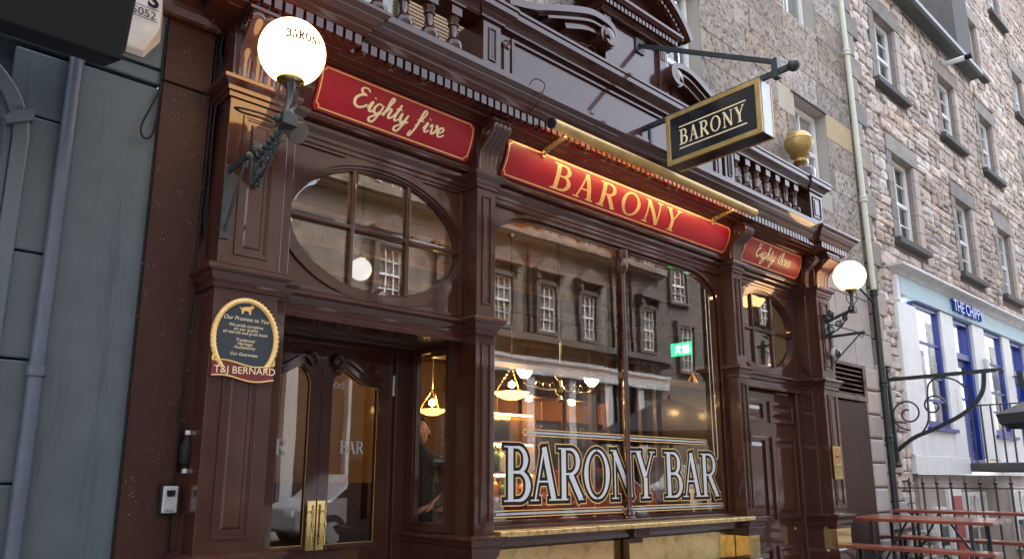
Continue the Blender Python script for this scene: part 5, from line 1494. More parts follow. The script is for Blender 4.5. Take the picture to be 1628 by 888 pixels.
for par in (rub, rub2):
    mine = [s for s in stones if s[4] is par]
    for s in mine[:240]:
        mb = MB(); mb.add(*stone_mesh(s[0] + .008, s[1] - .008, s[2] + .007, s[3] - .007, s[5])); mb.build('stone', 'rubble', par)
    if mine[240:]:
        groups = [MB() for _ in range(1)]
        for s in mine[240:]: groups[0].add(*stone_mesh(s[0] + .008, s[1] - .008, s[2] + .007, s[3] - .007, s[5]))
        o = groups[0].build('small_stones', 'rubble', par); o['kind'] = 'stuff'
# alternating quoins at the corner
z = .9; i = 0
while z < 9.6:
    h = .36
    x1 = 10.86 if i % 2 == 0 else 10.66
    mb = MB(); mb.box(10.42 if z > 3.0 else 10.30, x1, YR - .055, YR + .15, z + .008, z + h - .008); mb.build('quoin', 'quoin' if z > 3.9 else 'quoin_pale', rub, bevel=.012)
    if i % 2: 
        for s in rubble(10.67, 10.85, z, z + h, [], rub, YR):
            mb = MB(); mb.add(*stone_mesh(s[0], s[1], s[2] + .006, s[3] - .006, YR)); mb.build('stone', 'rubble', rub)
    z += h; i += 1
def dressed(parent, h, y=YR, bars=(1, 1)):
    """margins, lintel, sill and the sash of one window"""
    x0, x1, z0, z1 = h
    mb = MB(); mb.box(x0 - DR * .7, x1 + DR * .7, y - .03, y + .16, z1 + .004, z1 + .29); mb.build('lintel', 'quoin', parent, bevel=.008)
    mb = MB(); mb.box(x0 - .22, x1 + .20, y - .10, y + .16, z0 - .10, z0 - .004); mb.build('sill', 'dark_stone', parent, bevel=.008)
    z = z0; k = 0
    while z < z1 - .02:
        hh = min(.30, z1 - z)
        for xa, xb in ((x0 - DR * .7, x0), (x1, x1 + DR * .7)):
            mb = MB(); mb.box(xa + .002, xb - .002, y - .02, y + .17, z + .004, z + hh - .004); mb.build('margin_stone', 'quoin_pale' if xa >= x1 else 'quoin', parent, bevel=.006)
        z += hh; k += 1
    sash(parent, x0 + .01, x1 - .01, z0, z1, y + .10, bars=bars)
for h in H1: dressed(rub, h)
for h in H2: dressed(rub2, h)
# eaves and slate roof of the lower building, with the gable of the next
mb = MB(); mb.prism([(YR + .1, 9.62), (-.12, 9.62), (-.16, 9.66), (-.16, 9.74), (-.10, 9.78), (YR + .1, 9.78)], YZ, 10.9, 16.54); gut = mb.build('gutter', 'iron', rub)
mb = MB(); mb.add([(10.9, -.1, 9.8), (16.55, -.1, 9.8), (16.55, 3.9, 13.9), (10.9, 3.9, 13.9), (10.9, .1, 9.6), (16.55, .1, 9.6), (16.55, 3.9, 13.6), (10.9, 3.9, 13.6)], [(0, 1, 2, 3), (4, 7, 6, 5), (0, 4, 5, 1), (1, 5, 6, 2), (2, 6, 7, 3), (3, 7, 4, 0)]); rf = mb.build('roof', 'slate', rub)
sl_ = MB(); sl_.box(-.14, .14, -.008, .012, -.12, .12); slm = sl_.mesh('slate', 'slate')
for r_ in range(9):
    for c_ in range(14):
        o = bpy.data.objects.new('slate', slm); COL.objects.link(o); o.parent = rf
        o.location = Vector((12.4 + c_ * .295 + (.147 if r_ % 2 else 0), -.08 + r_ * .135 + .05, 9.86 + r_ * .138 + .05)) - off(rf); o.rotation_euler = (RAD(-42), 0, 0)
mb = MB(); mb.box(15.6, 16.55, -.02, 4.0, 9.79, 13.2); mb.build('gable_pier', 'dark_stone', rub2)
mb = MB(); mb.tube([(15.05, .1, 9.42), (15.05, -.25, 9.40)], .05, 12); fl_ = thing('flue_pipe', 'white flue pipe sticking out under the far gutter', 'flue', loc=(15.05, .1, 9.42)); mb.build('pipe', 'white', fl_, smooth=True)
mb = MB(); mb.lathe([(.055, 0), (.055, .12)], (15.05, -.25, 9.40), 12, axis=(0, -1, 0)); mb.build('cap', 'black', fl_)

# ------------------------------------------------------------------ chip shop front
chip = thing('chip_shop_front', 'white and pale blue chip shop front with cobalt blue doors', 'shopfront', loc=(14.4, .05, 1.6))
yc = .06
mb = MB(); mb.sweep([(-.1, 4.49), (.0, 4.49), (.02, 4.51), (.07, 4.55), (.13, 4.57), (.15, 4.585), (.15, 4.62), (-.1, 4.68)], [(11.25, .3), (11.25, yc - .04), (24, yc - .04)]); mb.build('cornice', 'white_dirty', chip, smooth=True, ang=28)
mb = MB(); mb.box(11.36, 24, yc - .03, yc + .2, 4.205, 4.49); fsc = mb.build('fascia', 'chip_blue', chip)
mb = MB(); mb.box(11.25, 11.355, yc - .02, yc + .2, 4.10, 4.488); mb.build('fascia_end', 'white', chip)
for a, b in ((11.25, 11.95), (12.985, 13.55), (14.50, 15.13), (16.20, 16.66), (17.66, 18.3), (19.3, 20)):
    mb = MB(); mb.box(a, b, yc, yc + .25, 1.88, 4.20 if a > 11.3 else 4.095); mb.build('pilaster', 'white', chip, bevel=.006)
for a, b in ((11.45, 13.55), (15.13, 16.66), (18.3, 19.3)):
    mb = MB(); mb.box(a if a > 11.5 else 11.28, b, yc - .012, yc + .2, 1.62, 1.878); mb.build('base_course', 'white', chip, bevel=.006)
for a, b in ((11.955, 12.98), (15.135, 16.195), (18.305, 19.295)):
    w_ = MB(); w_.ring(rect(a, b, 2.30, 4.20), rect(a + .05, b - .07, 2.40, 4.13), XZ, yc + .04, yc + .12)
    for z in (3.62 - .55, 3.62 - 0.02, 2.72): w_.box(a + .05, b - .07, yc + .05, yc + .1, z - .018, z + .018) if z != 3.07 else None
    w_.box(a - .06, b + .1, yc - .05, yc + .06, 2.25, 2.30)
    ww = w_.build('shop_window', 'cobalt', chip)
    for z0, z1 in ((2.40, 2.72), (2.72, 3.60), (3.60, 4.13)):
        MB().sheet(rect(a + .05, b - .07, z0, z1), XZ, yc + .075).build('pane', 'glass_far', ww)
    m_ = MB(); m_.box(a, b, yc + .3, yc + .31, 2.3, 3.58); m_.build('frosted_blind', 'white', ww)
    m_ = MB(); m_.box(a, b, yc, yc + .2, 1.88, 2.249); m_.build('stall_riser', 'white', chip)
for a, b in ((13.555, 14.495), (16.665, 17.655)):
    d_ = MB(); d_.ring(rect(a, b, 1.80, 4.20), rect(a + .08, b - .12, 1.86, 4.12), XZ, yc + .05, yc + .2); d_.box(a + .08, b - .12, yc + .06, yc + .2, 3.52, 3.62)
    fr_ = d_.build('door_frame', 'cobalt', chip)
    MB().sheet(rect(a + .09, b - .13, 3.62, 4.12), XZ, yc + .12).build('fanlight', 'glass_far', fr_)
    d_ = MB(); d_.ring(rect(a + .085, b - .125, 1.82, 3.515), rect(a + .2, b - .24, 2.62, 3.40), XZ, yc + .12, yc + .17)
    lf = d_.build('door', 'cobalt', chip)
    for zz_ in (2.86, 3.12): m_ = MB(); m_.box(a + .2, b - .24, yc + .125, yc + .165, zz_ - .015, zz_ + .015); m_.build('glazing_bar', 'cobalt', lf)
    MB().sheet(rect(a + .2, b - .24, 2.62, 3.40), XZ, yc + .147).build('pane', 'glass_far', lf)
    for zz_ in (1.95, 2.30): m_ = MB(); m_.ring(rect(a + .19, b - .23, zz_, zz_ + .26), rect(a + .22, b - .26, zz_ + .03, zz_ + .23), XZ, yc + .108, yc + .122); m_.build('door_panel', 'cobalt', lf)
small_text('raised_lettering', 'THE CHIPPY', .27, 'cobalt_letters', fsc, pt_(fsc, 14.15, yc - .06, 4.27), UX, UZ, extrude=.03, bold=.004)
small_text('lettering', 'by Spencers', .13, 'steel', fsc, pt_(fsc, 15.55, yc - .033, 4.29), UX, UZ, shear=.2)
small_text('lettering', 'THE CHIPPY', .13, 'silver', chip, pt_(chip, 12.45, yc + .07, 3.25), UX, UZ)
mb = MB(); mb.box(14.86, 15.02, yc - .06, yc, 3.44, 3.62); ib = thing('intercom_box', 'small white box on the white pilaster of the chip shop', 'box', loc=(14.94, .06, 3.44)); mb.build('housing', 'white_dirty', ib, bevel=.01)
mb = MB(); mb.prism([(16.50, 3.55), (16.56, 3.55), (16.62, 3.25), (16.56, 3.22)], XZ, yc - .18, yc - .08); mb.tube([(16.52, yc, 3.45), (16.53, yc - .1, 3.45)], .012, 6); wl_ = thing('bulkhead_lamp', 'dark tilted bulkhead lamp beside the second blue door', 'lamp', loc=(16.5, .06, 3.4)); mb.build('housing', 'iron', wl_)
# paper notices on the pilasters
for (x, z, w_, h_) in ((13.3, 2.55, .22, .42), (14.72, 2.75, .2, .8)):
    nt = tag(MB().box(x, x + w_, yc - .008, yc - .002, z, z + h_).build('notice', 'white', None), 'white menu notice on the pilaster %s the first blue door' % ('left of' if x < 14 else 'right of'), 'notice')
# basement below the shop
bs_ = thing('basement_front', 'cream basement wall with white windows below the chip shop', 'wall', loc=(14, .2, -1))
mb = MB(); mb.box(11.5, 25, .13, .35, -2.4, 1.615); mb.build('wall', 'quoin_pale', bs_)
sash(bs_, 13.2, 14.1, .35, 1.35, .05, bars=(1, 0), fill='pane_dark')
sash(bs_, 15.6, 16.6, .35, 1.4, .05, bars=(1, 0), fill='pane_dark')
mb = MB(); mb.box(12.5, 13.05, .08, .14, -1.3, 1.42); rdz = mb.build('door', 'white', bs_)
mb = MB(); mb.box(12.62, 12.96, .055, .079, -1.2, 1.3); mb.build('door_panel', 'red_door', rdz)
mb = MB(); mb.box(11.9, 12.3, .07, .128, .55, 1.15); mb.build('window', 'white', bs_)
mb = MB(); mb.box(11.95, 12.25, .055, .0695, .62, 1.08); mb.build('window_pane', 'pane_dark', bs_)
mb = MB(); mb.box(10.40, 25, -1.62, .2, -1.75, -1.7); struct(mb.build('area_floor', 'paving'))
mb = MB(); mb.box(10.3, 25, -1.72, -1.62, -1.75, gz(10.5)); struct(mb.build('area_wall', 'dark_stone'))
ld = thing('door_landing', 'brown stone landing slab in front of the blue door', 'slab', loc=(14.2, -.5, 1.7))
mb = MB(); mb.box(13.50, 15.1, -1.7, .05, 1.66, 1.80); mb.build('slab', 'dark_stone', ld, bevel=.02)
mb = MB(); mb.box(13.6, 13.8, -1.6, -1.4, -1.7, 1.66); mb.box(14.8, 15.0, -1.6, -1.4, -1.7, 1.66); mb.build('support', 'dark_stone', ld)
rl = thing('landing_railing', 'black iron railing on the landing by the blue door', 'railing', loc=(13.55, -.8, 1.8))
mb = MB(); mb.tube([(13.55, .0, 2.70), (13.55, -1.68, 2.70)], .012, 6); mb.build('rail', 'iron', rl)
for k in range(13):
    mb = MB(); mb.tube([(13.55, -.05 - k * .135, 1.80), (13.55, -.05 - k * .135, 2.70)], .013, 6); mb.build('bar', 'iron', rl)

# ================================================================== spiked railings, scrolled bracket
sp_ = thing('spiked_railing', 'black spear-headed area railing behind the picnic tables', 'railing', loc=(10.5, -.8, .4))
mb = MB(); mb.box(10.485, 10.515, -1.62, .06, 1.43, 1.445); mb.build('rail', 'iron', sp_)
mb = MB(); mb.box(10.485, 10.515, -1.62, .06, .55, .565); mb.build('rail', 'iron', sp_)
for k in range(11):
    y = .045 - k * .163
    mb = MB(); mb.tube([(10.5, y, gz(10.5) + .0), (10.5, y, 1.46)], .012, 6)
    mb.lathe([(.012, 1.44), (.022, 1.455), (.012, 1.47), (.02, 1.485), (.026, 1.505), (.01, 1.53), (.015, 1.54), (.004, 1.58), (0, 1.60)], (10.5, y, 0), 8)
    mb.build('bar', 'iron', sp_, smooth=True)
br = thing('scroll_bracket', 'large wrought iron scroll bracket on the stone beside the chip shop', 'bracket', loc=(10.6, .05, 2.4))
bxx = 10.6
mb = MB(); mb.bar([(bxx, .03, 1.74), (bxx, .06, 2.99)], .05, .05); mb.lathe([(.03, 0), (.05, .03), (.03, .06), (.055, .085), (.0, .10)], (bxx, .06, 2.97), 10); mb.lathe([(.03, 0), (.05, .03), (.03, .07)], (bxx, .03, 1.70), 8); mb.build('post', 'iron', br)
mb = MB(); mb.bar([(bxx, .05, 2.87), (bxx, -1.24, 2.87)], .02, .05); mb.tube([(bxx, -1.24, 2.87), (bxx, -1.29, 2.89), (bxx, -1.31, 2.85), (bxx, -1.27, 2.82)], .014, 8); mb.build('arm', 'iron', br)
mb = MB(); mb.bar(crom([(bxx, .02, 1.92), (bxx, -.2, 2.08), (bxx, -.5, 2.2), (bxx, -.85, 2.38), (bxx, -1.05, 2.6), (bxx, -1.10, 2.85)], 8), .02, .05); mb.build('brace', 'iron', br)
def spiral(cy, cz, r, a0, turns, d, n=30, fall=.8): return [(bxx, cy + r * (1 - fall * i / n) * math.cos(a0 + d * turns * 2 * math.pi * i / n), cz + r * (1 - fall * i / n) * math.sin(a0 + d * turns * 2 * math.pi * i / n)) for i in range(n + 1)]
for s_ in (spiral(-.16, 2.40, .22, -1.6, 1.55, 1), spiral(-.48, 2.48, .16, -2.6, 1.35, -1), ):
    mb = MB(); mb.tube(s_, .012, 6); mb.build('scroll', 'iron', br, smooth=True)
mb = MB(); mb.tube(crom([(bxx, -.30, 2.13), (bxx, -.40, 2.3), (bxx, -.42, 2.6), (bxx, -.46, 2.78), (bxx, -.6, 2.84), (bxx, -.78, 2.78), (bxx, -.9, 2.62), (bxx, -.92, 2.45)], 6), .012, 6); mb.build('scroll', 'iron', br, smooth=True)

# ================================================================== picnic tables, set end-on to the wall
def slab(mb, x0, x1, y0, y1, z, th):
    f = lambda x: z + .03 * (x - x0)
    mb.add([(x0, y0, f(x0) - th), (x1, y0, f(x1) - th), (x1, y1, f(x1) - th), (x0, y1, f(x0) - th), (x0, y0, f(x0)), (x1, y0, f(x1)), (x1, y1, f(x1)), (x0, y1, f(x0))],
           [(0, 3, 2, 1), (4, 5, 6, 7), (0, 1, 5, 4), (1, 2, 6, 5), (2, 3, 7, 6), (3, 0, 4, 7)])
def beer_table(label, x0, x1, y0, y1, z, planks, cat='table', name='beer_table', group='folding pub tables and benches'):
    t = thing(name, label, cat, group, loc=((x0 + x1) / 2, (y0 + y1) / 2, gz(x0)))
    w_ = (x1 - x0) / planks
    for k in range(planks):
        mb = MB(); slab(mb, x0 + k * w_ + .004, x0 + (k + 1) * w_ - .004, y0, y1, z + .03 * k * w_, .035); mb.build('plank', 'plank', t, bevel=.006)
    for y in (y0 + .22, y1 - .22):
        mb = MB()
        for x in (x0 + .05, x1 - .05): mb.bar([(x, y, gz(x)), (x, y, z - .035 + .03 * (x - x0))], .035, .035)
        mb.bar([(x0 + .05, y, gz(x0) + .2), (x1 - .05, y, gz(x1) + .2)], .02, .02, up=(0, 1, 0))
        xm = (x0 + x1) / 2; dy = .28 if y == y0 + .22 else -.28
        mb.bar([(xm, y, gz(xm) + .25), (xm, y + dy, z - .04)], .02, .02)
        mb.build('leg_frame', 'iron', t)
    return t
beer_table('red-brown wet pub table nearest the right pier', 8.90, 9.55, -1.47, -.02, 1.115, 3)
beer_table('red-brown pub table top standing against the spiked railing', 10.16, 10.42, -2.2, .0, 1.17, 1)
beer_table('near red-brown bench in front of the nearest pub table', 8.42, 8.66, -1.60, -.02, .845, 1, 'bench', 'beer_bench')
beer_table('red-brown bench behind the nearest pub table', 9.72, 9.96, -1.95, .0, .875, 1, 'bench', 'beer_bench')
pa = thing('parasol', 'dark grey canvas parasol edge at the far right', 'parasol', loc=(9.9, -2.75, gz(9.9)))
mb = MB(); c_ = (9.40, -2.72); n = 8; zb_ = 2.19
vs = []; 
for z, r in ((zb_ - .10, 1.22), (zb_, 1.25), (zb_ + .42, .35), (zb_ + .55, .02)):
    vs += [(c_[0] + r * math.cos(RAD(22.5 + 45 * i + 10)), c_[1] + r * math.sin(RAD(22.5 + 45 * i + 10)), z) for i in range(n)]
fs = [(j * n + i, j * n + (i + 1) % n, (j + 1) * n + (i + 1) % n, (j + 1) * n + i) for j in range(3) for i in range(n)]
mb.add(vs, fs); mb.build('canopy', 'canvas', pa)
mb = MB(); mb.tube([(c_[0], c_[1], gz(9.9)), (c_[0], c_[1], zb_ + .6)], .022, 10); mb.build('pole', 'iron', pa)
for i in range(n):
    a = RAD(22.5 + 45 * i + 10); mb = MB(); mb.tube([(c_[0], c_[1], zb_ + .5), (c_[0] + 1.2 * math.cos(a), c_[1] + 1.2 * math.sin(a), zb_ - .01)], .008, 5); mb.build('rib', 'iron', pa)

# ================================================================== inside the bar
FZ = .26
bar_room = thing('bar_interior', 'ochre walled bar room with dark panelling seen through the windows', 'room', loc=(5, 3, FZ))
mb = MB(); mb.box(1.5, 9.6, .24, 4.2, FZ - .1, FZ); mb.build('floor', 'floor_in', bar_room)
mb = MB(); mb.box(1.4, 9.7, .12, 4.3, 4.0, 4.1); mb.build('ceiling', 'ceiling_in', bar_room)
mb = MB(); mb.box(1.4, 9.7, 4.2, 4.3, FZ, 4.0); mb.build('back_wall', 'ochre', bar_room)
mb = MB(); mb.box(9.6, 9.7, .15, 4.2, FZ, 4.0); mb.build('side_wall', 'wood_dark', bar_room)
mb = MB(); mb.box(1.4, 1.5, .15, 4.2, FZ, 4.0); mb.build('side_wall', 'ochre', bar_room)
for x0, x1, y0, y1 in ((1.5, 9.6, 4.15, 4.199), (9.55, 9.599, .2, 4.15)):
    mb = MB(); mb.box(x0, x1, y0, y1, FZ, 1.45); mb.box(x0, x1, y0 - (.03 if x1 - x0 > 1 else 0), y1, 1.45, 1.5); mb.build('dado', 'wood_dark', bar_room)
    mb = MB(); mb.box(x0, x1, y0 - (.05 if x1 - x0 > 1 else 0), y1, 3.1, 3.2); mb.box(x0, x1, y0, y1, 3.75, 3.99); mb.build('frieze', 'wood_mid', bar_room)
for k in range(4):
    mb = MB(); mb.box(1.5, 9.6, .9 + k * .9, 1.0 + k * .9, 3.9, 3.999); mb.build('ceiling_beam', 'wood_mid', bar_room)
mb = MB(); mb.box(3.2, 9.5, .2, .42, 2.42, 2.475); mb.build('window_rail', 'wood_mid', bar_room)
# back-bar gantry with bottles
gt = thing('bar_gantry', 'dark wood back bar shelves lit with warm lamps', 'shelves', loc=(6.6, 3.8, FZ))
mb = MB(); mb.box(6.2, 9.0, 3.6, 4.14, FZ, 1.25); mb.build('cupboard', 'wood_dark', gt)
for z in (1.25, 1.62, 1.98, 2.34):
    mb = MB(); mb.box(6.2, 9.0, 3.75, 4.14, z, z + .035); mb.build('shelf', 'wood_mid', gt)
for x in (6.2, 7.1, 8.0, 8.95):
    mb = MB(); mb.box(x, x + .08, 3.7, 4.14, 1.25, 2.7); mb.build('post', 'wood_mid', gt)
mb = MB(); mb.box(6.15, 9.05, 3.65, 4.14, 2.7, 2.9); mb.build('pelmet', 'wood_mid', gt)
for x in (6.5, 7.4, 8.3):
    mb = MB(); mb.lathe([(.03, 0), (.05, -.02), (.05, -.05), (0, -.06)][::-1], (x, 3.8, 2.70), 10); mb.build('shelf_lamp', 'bulb', gt)
bt = MB(); bt.lathe([(.036, 0), (.038, .01), (.038, .16), (.03, .19), (.014, .21), (.013, .27), (.016, .275), (.016, .29)], n=10)
bms = [bt.mesh('bottle', m, smooth=True) for m in ('bottle_amber', 'bottle_green', 'bottle_clear', 'bottle_amber')]
# ------------------------------------------------------------------ a few bottles stand nearer, on the counter end by the window
i = 0
def bottle(x, y, z, lab):
    global i
    o = bpy.data.objects.new('bottle', bms[i % 4]); COL.objects.link(o); o.location = (x, y, z); o.scale = (1, 1, random.uniform(.85, 1.12))
    tag(o, lab, 'bottle', 'bottles on the back bar shelves'); i += 1
for z in (1.285, 1.655, 2.015):
    x = 6.32
    while x < 8.9:
        bottle(x, 3.9, z, 'spirit bottle in the row on the back bar shelves'); x += random.uniform(.1, .16)
ct = thing('bar_counter', 'dark wood bar counter inside the main window', 'bar counter', loc=(6.5, 2.5, FZ))
mb = MB(); mb.box(4.6, 9.2, 2.3, 2.75, FZ, 1.22); mb.build('front', 'wood_dark', ct)
mb = MB(); mb.box(4.5, 9.3, 2.2, 2.85, 1.22, 1.27); mb.build('top', 'wood_mid', ct, bevel=.01)
for k, x in enumerate((5.2, 5.35, 5.5, 6.6, 6.75)):
    pm = thing('beer_pump', 'glowing beer tap on the bar counter', 'beer tap', 'beer taps on the counter', loc=(x, 2.4, 1.27))
    mb = MB(); mb.lathe([(.04, 0), (.03, .03), (.025, .2), (.03, .25)], (x, 2.4, 1.27), 10); mb.build('column', 'brass', pm, smooth=True)
    mb = MB(); mb.lathe([(.035, 0), (.045, .02), (.045, .05), (.035, .07)], (x, 2.37, 1.50), 12, axis=(0, -1, 0)); mb.build('badge', 'pump_glow', pm)

# lit glass shelf near the window, full of bottles
og = thing('bottle_shelf', 'small lit shelf of bottles glinting behind the left window lettering', 'shelves', loc=(5.3, 2.05, FZ))
for z in (1.30, 1.62, 1.94):
    MB().box(4.85, 5.75, 1.98, 2.18, z - .02, z).build('shelf', 'wood_mid', og)
    MB().lathe([(.008, 0), (.008, .86)], (4.87, 2.0, z + .285), 6, axis=(1, 0, 0)).build('strip_light', 'shelf_glow', og)
for x in (4.83, 5.75): MB().box(x, x + .03, 1.98, 2.18, FZ, 2.25).build('post', 'wood_mid', og)
MB().box(4.83, 5.78, 2.18, 2.2, FZ, 2.25).build('back', 'brass', og)
for z in (1.30, 1.62):
    x = 4.9
    while x < 5.74: bottle(x, 2.07, z, 'bottle on the small lit shelf behind the left window lettering'); x += random.uniform(.08, .11)

def bowl_lamp(x, y, z, r, ztop, label, m='bowl_glass', lit=True):
    t = thing('pendant_lamp', label, 'pendant lamp', 'glass bowl pendants inside the bar', loc=(x, y, ztop))
    mb = MB(); pr = [(.0, -.38 * r), (.06, -.36 * r), (r * .5, -.32 * r), (r * .82, -.18 * r), (r, .02 * r), (r * .97, .03 * r), (r * .78, -.14 * r), (r * .45, -.27 * r), (.0, -.31 * r)]
    mb.lathe(pr, (x, y, z), 28); mb.build('bowl', m, t, smooth=True)
    mb = MB(); mb.lathe([(.012, -.46 * r), (.018, -.42 * r), (.008, -.37 * r)], (x, y, z), 8); mb.build('finial', 'brass', t)
    zt = min(z + r * 1.5, ztop)
    for k in range(3):
        a = k * 2.094 + .3; mb = MB(); mb.tube([(x + r * .92 * math.cos(a), y + r * .92 * math.sin(a), z), (x + .02 * math.cos(a), y + .02 * math.sin(a), zt)], .006, 5)
        for q in range(8):
            p = Vector((x + r * .92 * math.cos(a), y + r * .92 * math.sin(a), z)).lerp(Vector((x, y, zt)), (q + .5) / 8); mb.lathe([(0, -.012), (.011, 0), (0, .012)], p, 6)
        mb.build('chain', 'brass', t)
    mb = MB(); mb.tube([(x, y, zt - .02), (x, y, ztop)], .007, 6); mb.lathe([(.03, 0), (.05, .03)], (x, y, ztop - .03), 10); mb.build('rod', 'brass', t)
    if lit:
        mb = MB(); mb.lathe([(0, 0), (.03, .02), (.03, .05), (0, .075)], (x, y, z + r * .25), 10); mb.build('bulb', 'bulb', t, smooth=True)
    return t
bowl_lamp(4.71, 1.2, 2.34, .17, 3.9, 'lit amber bowl pendant behind the left of the main window')
bowl_lamp(4.30, 1.90, 2.20, .135, 3.9, 'lit amber bowl pendant seen through the porch side window')
bowl_lamp(7.17, .85, 2.56, .11, 3.9, 'dim amber bowl pendant behind the right of the main window', m='bowl_dim', lit=False)
# brass chandelier with tulip shades
ch = thing('chandelier', 'brass two-armed chandelier with lit tulip shades in main window', 'chandelier', loc=(4.95, .8, 3.9))
cx, cy, cz = 4.95, .8, 2.36
mb = MB(); mb.tube([(cx, cy, cz), (cx, cy, 3.9)], .01, 8); mb.lathe([(.012, -.12), (.03, -.1), (.015, -.06), (.045, -.03), (.05, .0), (.03, .03), (.02, .08), (.05, .12), (.03, .2), (.015, .24), (.03, .42), (.012, .46)], (cx, cy, cz), 14); mb.build('stem', 'brass', ch, smooth=True)
for sx_ in (-1, 1):
    mb = MB(); mb.tube(crom([(cx + sx_ * .03, cy, cz), (cx + sx_ * .16, cy, cz - .02), (cx + sx_ * .32, cy, cz - .01), (cx + sx_ * .42, cy, cz + .01), (cx + sx_ * .445, cy, cz + .05)], 6), .008, 8)
    for q in range(3):
        mb.tube([(cx + sx_ * (.1 + .09 * q) + .03 * math.cos(a), cy, cz + .02 + .03 * math.sin(a)) for a in [i_ * .5 for i_ in range(11)]], .005, 6)
    mb.build('arm', 'brass', ch, smooth=True)
    x = cx + sx_ * .445
    mb = MB(); N = 24; pr = [(.022, .0), (.036, .012), (.062, .045), (.074, .09), (.084, .125), (.102, .148)]
    vs = []
    for j_, (r, h) in enumerate(pr):
        for k in range(N):
            a = 2 * math.pi * k / N; q = 1 + (.05 * math.cos(a * 8) if j_ > 3 else 0); vs.append((x + r * q * math.cos(a), cy + r * q * math.sin(a), cz + .06 + h))
    mb.add(vs, [(j_ * N + k, j_ * N + (k + 1) % N, (j_ + 1) * N + (k + 1) % N, (j_ + 1) * N + k) for j_ in range(5) for k in range(N)]); mb.build('shade', 'tulip_glass', ch, smooth=True)
    mb = MB(); mb.lathe([(.014, .0), (.026, .015), (.022, .06)], (x, cy, cz + .02), 10); mb.build('lamp_holder', 'brass', ch)
# globe pendant behind the left oval, its brightness put in by emission
gp = thing('globe_pendant', 'unlit white globe pendant behind the left oval window', 'pendant lamp', loc=(2.86, .9, 3.95))
mb = MB(); r = .088; mb.lathe([(r * math.sin(RAD(a)), -r * math.cos(RAD(a))) for a in range(0, 169, 8)], (2.86, .9, 3.13), 28); mb.build('globe', 'globe_faint_glow', gp, smooth=True)
mb = MB(); mb.lathe([(.03, .082), (.035, .09), (.02, .12), (.012, .13)], (2.86, .9, 3.13), 12); mb.tube([(2.86, .9, 3.25), (2.86, .9, 3.98)], .006, 6); mb.build('rod', 'brass', gp)
mb = MB(); mb.box(1.5, 3.1, .8, .84, 2.5, 2.58); mb.build('lobby_beam', 'wood_dark', bar_room)
# exit sign
ex = thing('exit_sign', 'green running man exit sign hung inside the main window', 'exit sign', loc=(6.85, .8, 3.2))
mb = MB(); mb.box(6.93, 6.95, .70, .96, 2.90, 3.04); mb.build('panel', 'exit_green', ex)
mb = MB(); mb.prism([(.94 - a, b) for a, b in [(.03, 2.92), (.05, 2.92), (.07, 2.96), (.09, 2.92), (.11, 2.92), (.09, 2.97), (.12, 2.99), (.10, 3.01), (.07, 3.02), (.04, 3.0), (.05, 2.98), (.06, 2.98)]], YZ, 6.924, 6.929); mb.build('pictogram', 'exit_white', ex); mb = MB(); mb.box(6.924, 6.929, .72, .80, 2.92, 3.01); mb.build('pictogram', 'exit_white', ex)
for q_ in (.72, .94): MB().tube([(6.94, q_, 3.04), (6.94, q_, 3.95)], .004, 5).build('suspension', 'iron', ex)
# things on the inner window ledge
mb = MB(); mb.box(3.36, 6.44, .06, .34, 1.20, 1.235); wlg = mb.build('window_ledge', 'wood_dark', bar_room)
ca = thing('candlestick', 'tall white candle in a thin brass candlestick behind window lettering', 'candle', loc=(4.72, .2, 1.235))
mb = MB(); mb.lathe([(.04, 0), (.04, .01), (.008, .025), (.006, .2), (.012, .21), (.012, .235)], (4.72, .2, 1.235), 12); mb.build('stick', 'brass', ca, smooth=True)
mb = MB(); mb.lathe([(.011, .235), (.011, .5), (.003, .505)], (4.72, .2, 1.235), 10); mb.build('candle', 'candle', ca, smooth=True)
cg = thing('candle_jar', 'white pillar candle on the sill by the right of the window', 'candle', loc=(6.12, .2, 1.235))
mb = MB(); mb.lathe([(.05, 0), (.05, .008), (.012, .012), (.012, .06), (.045, .07), (.045, .075)], (6.12, .2, 1.235), 14); mb.build('stand', 'bottle_clear', cg, smooth=True)
mb = MB(); mb.lathe([(.034, .075), (.034, .22), (.004, .222)], (6.12, .2, 1.235), 14); mb.build('candle', 'candle', cg, smooth=True)
# blind cord hanging in the window
mb = MB(); mb.tube(crom([(6.28, .06, 3.4), (6.285, .06, 2.4), (6.29, .06, 1.85), (6.32, .06, 1.74), (6.355, .06, 1.82), (6.345, .06, 2.5), (6.34, .06, 3.4)], 6), .004, 5)
tag(mb.build('blind_cord', 'white', None, smooth=True), 'looped white blind cord inside the right of the main window', 'cord')
# dark curtain stripes seen at right
for k in range(5):
    mb = MB(); mb.box(7.4 + k * .35, 7.52 + k * .35, 2.6, 2.66, FZ, 3.2); mb.build('screen_post', 'wood_mid', bar_room)

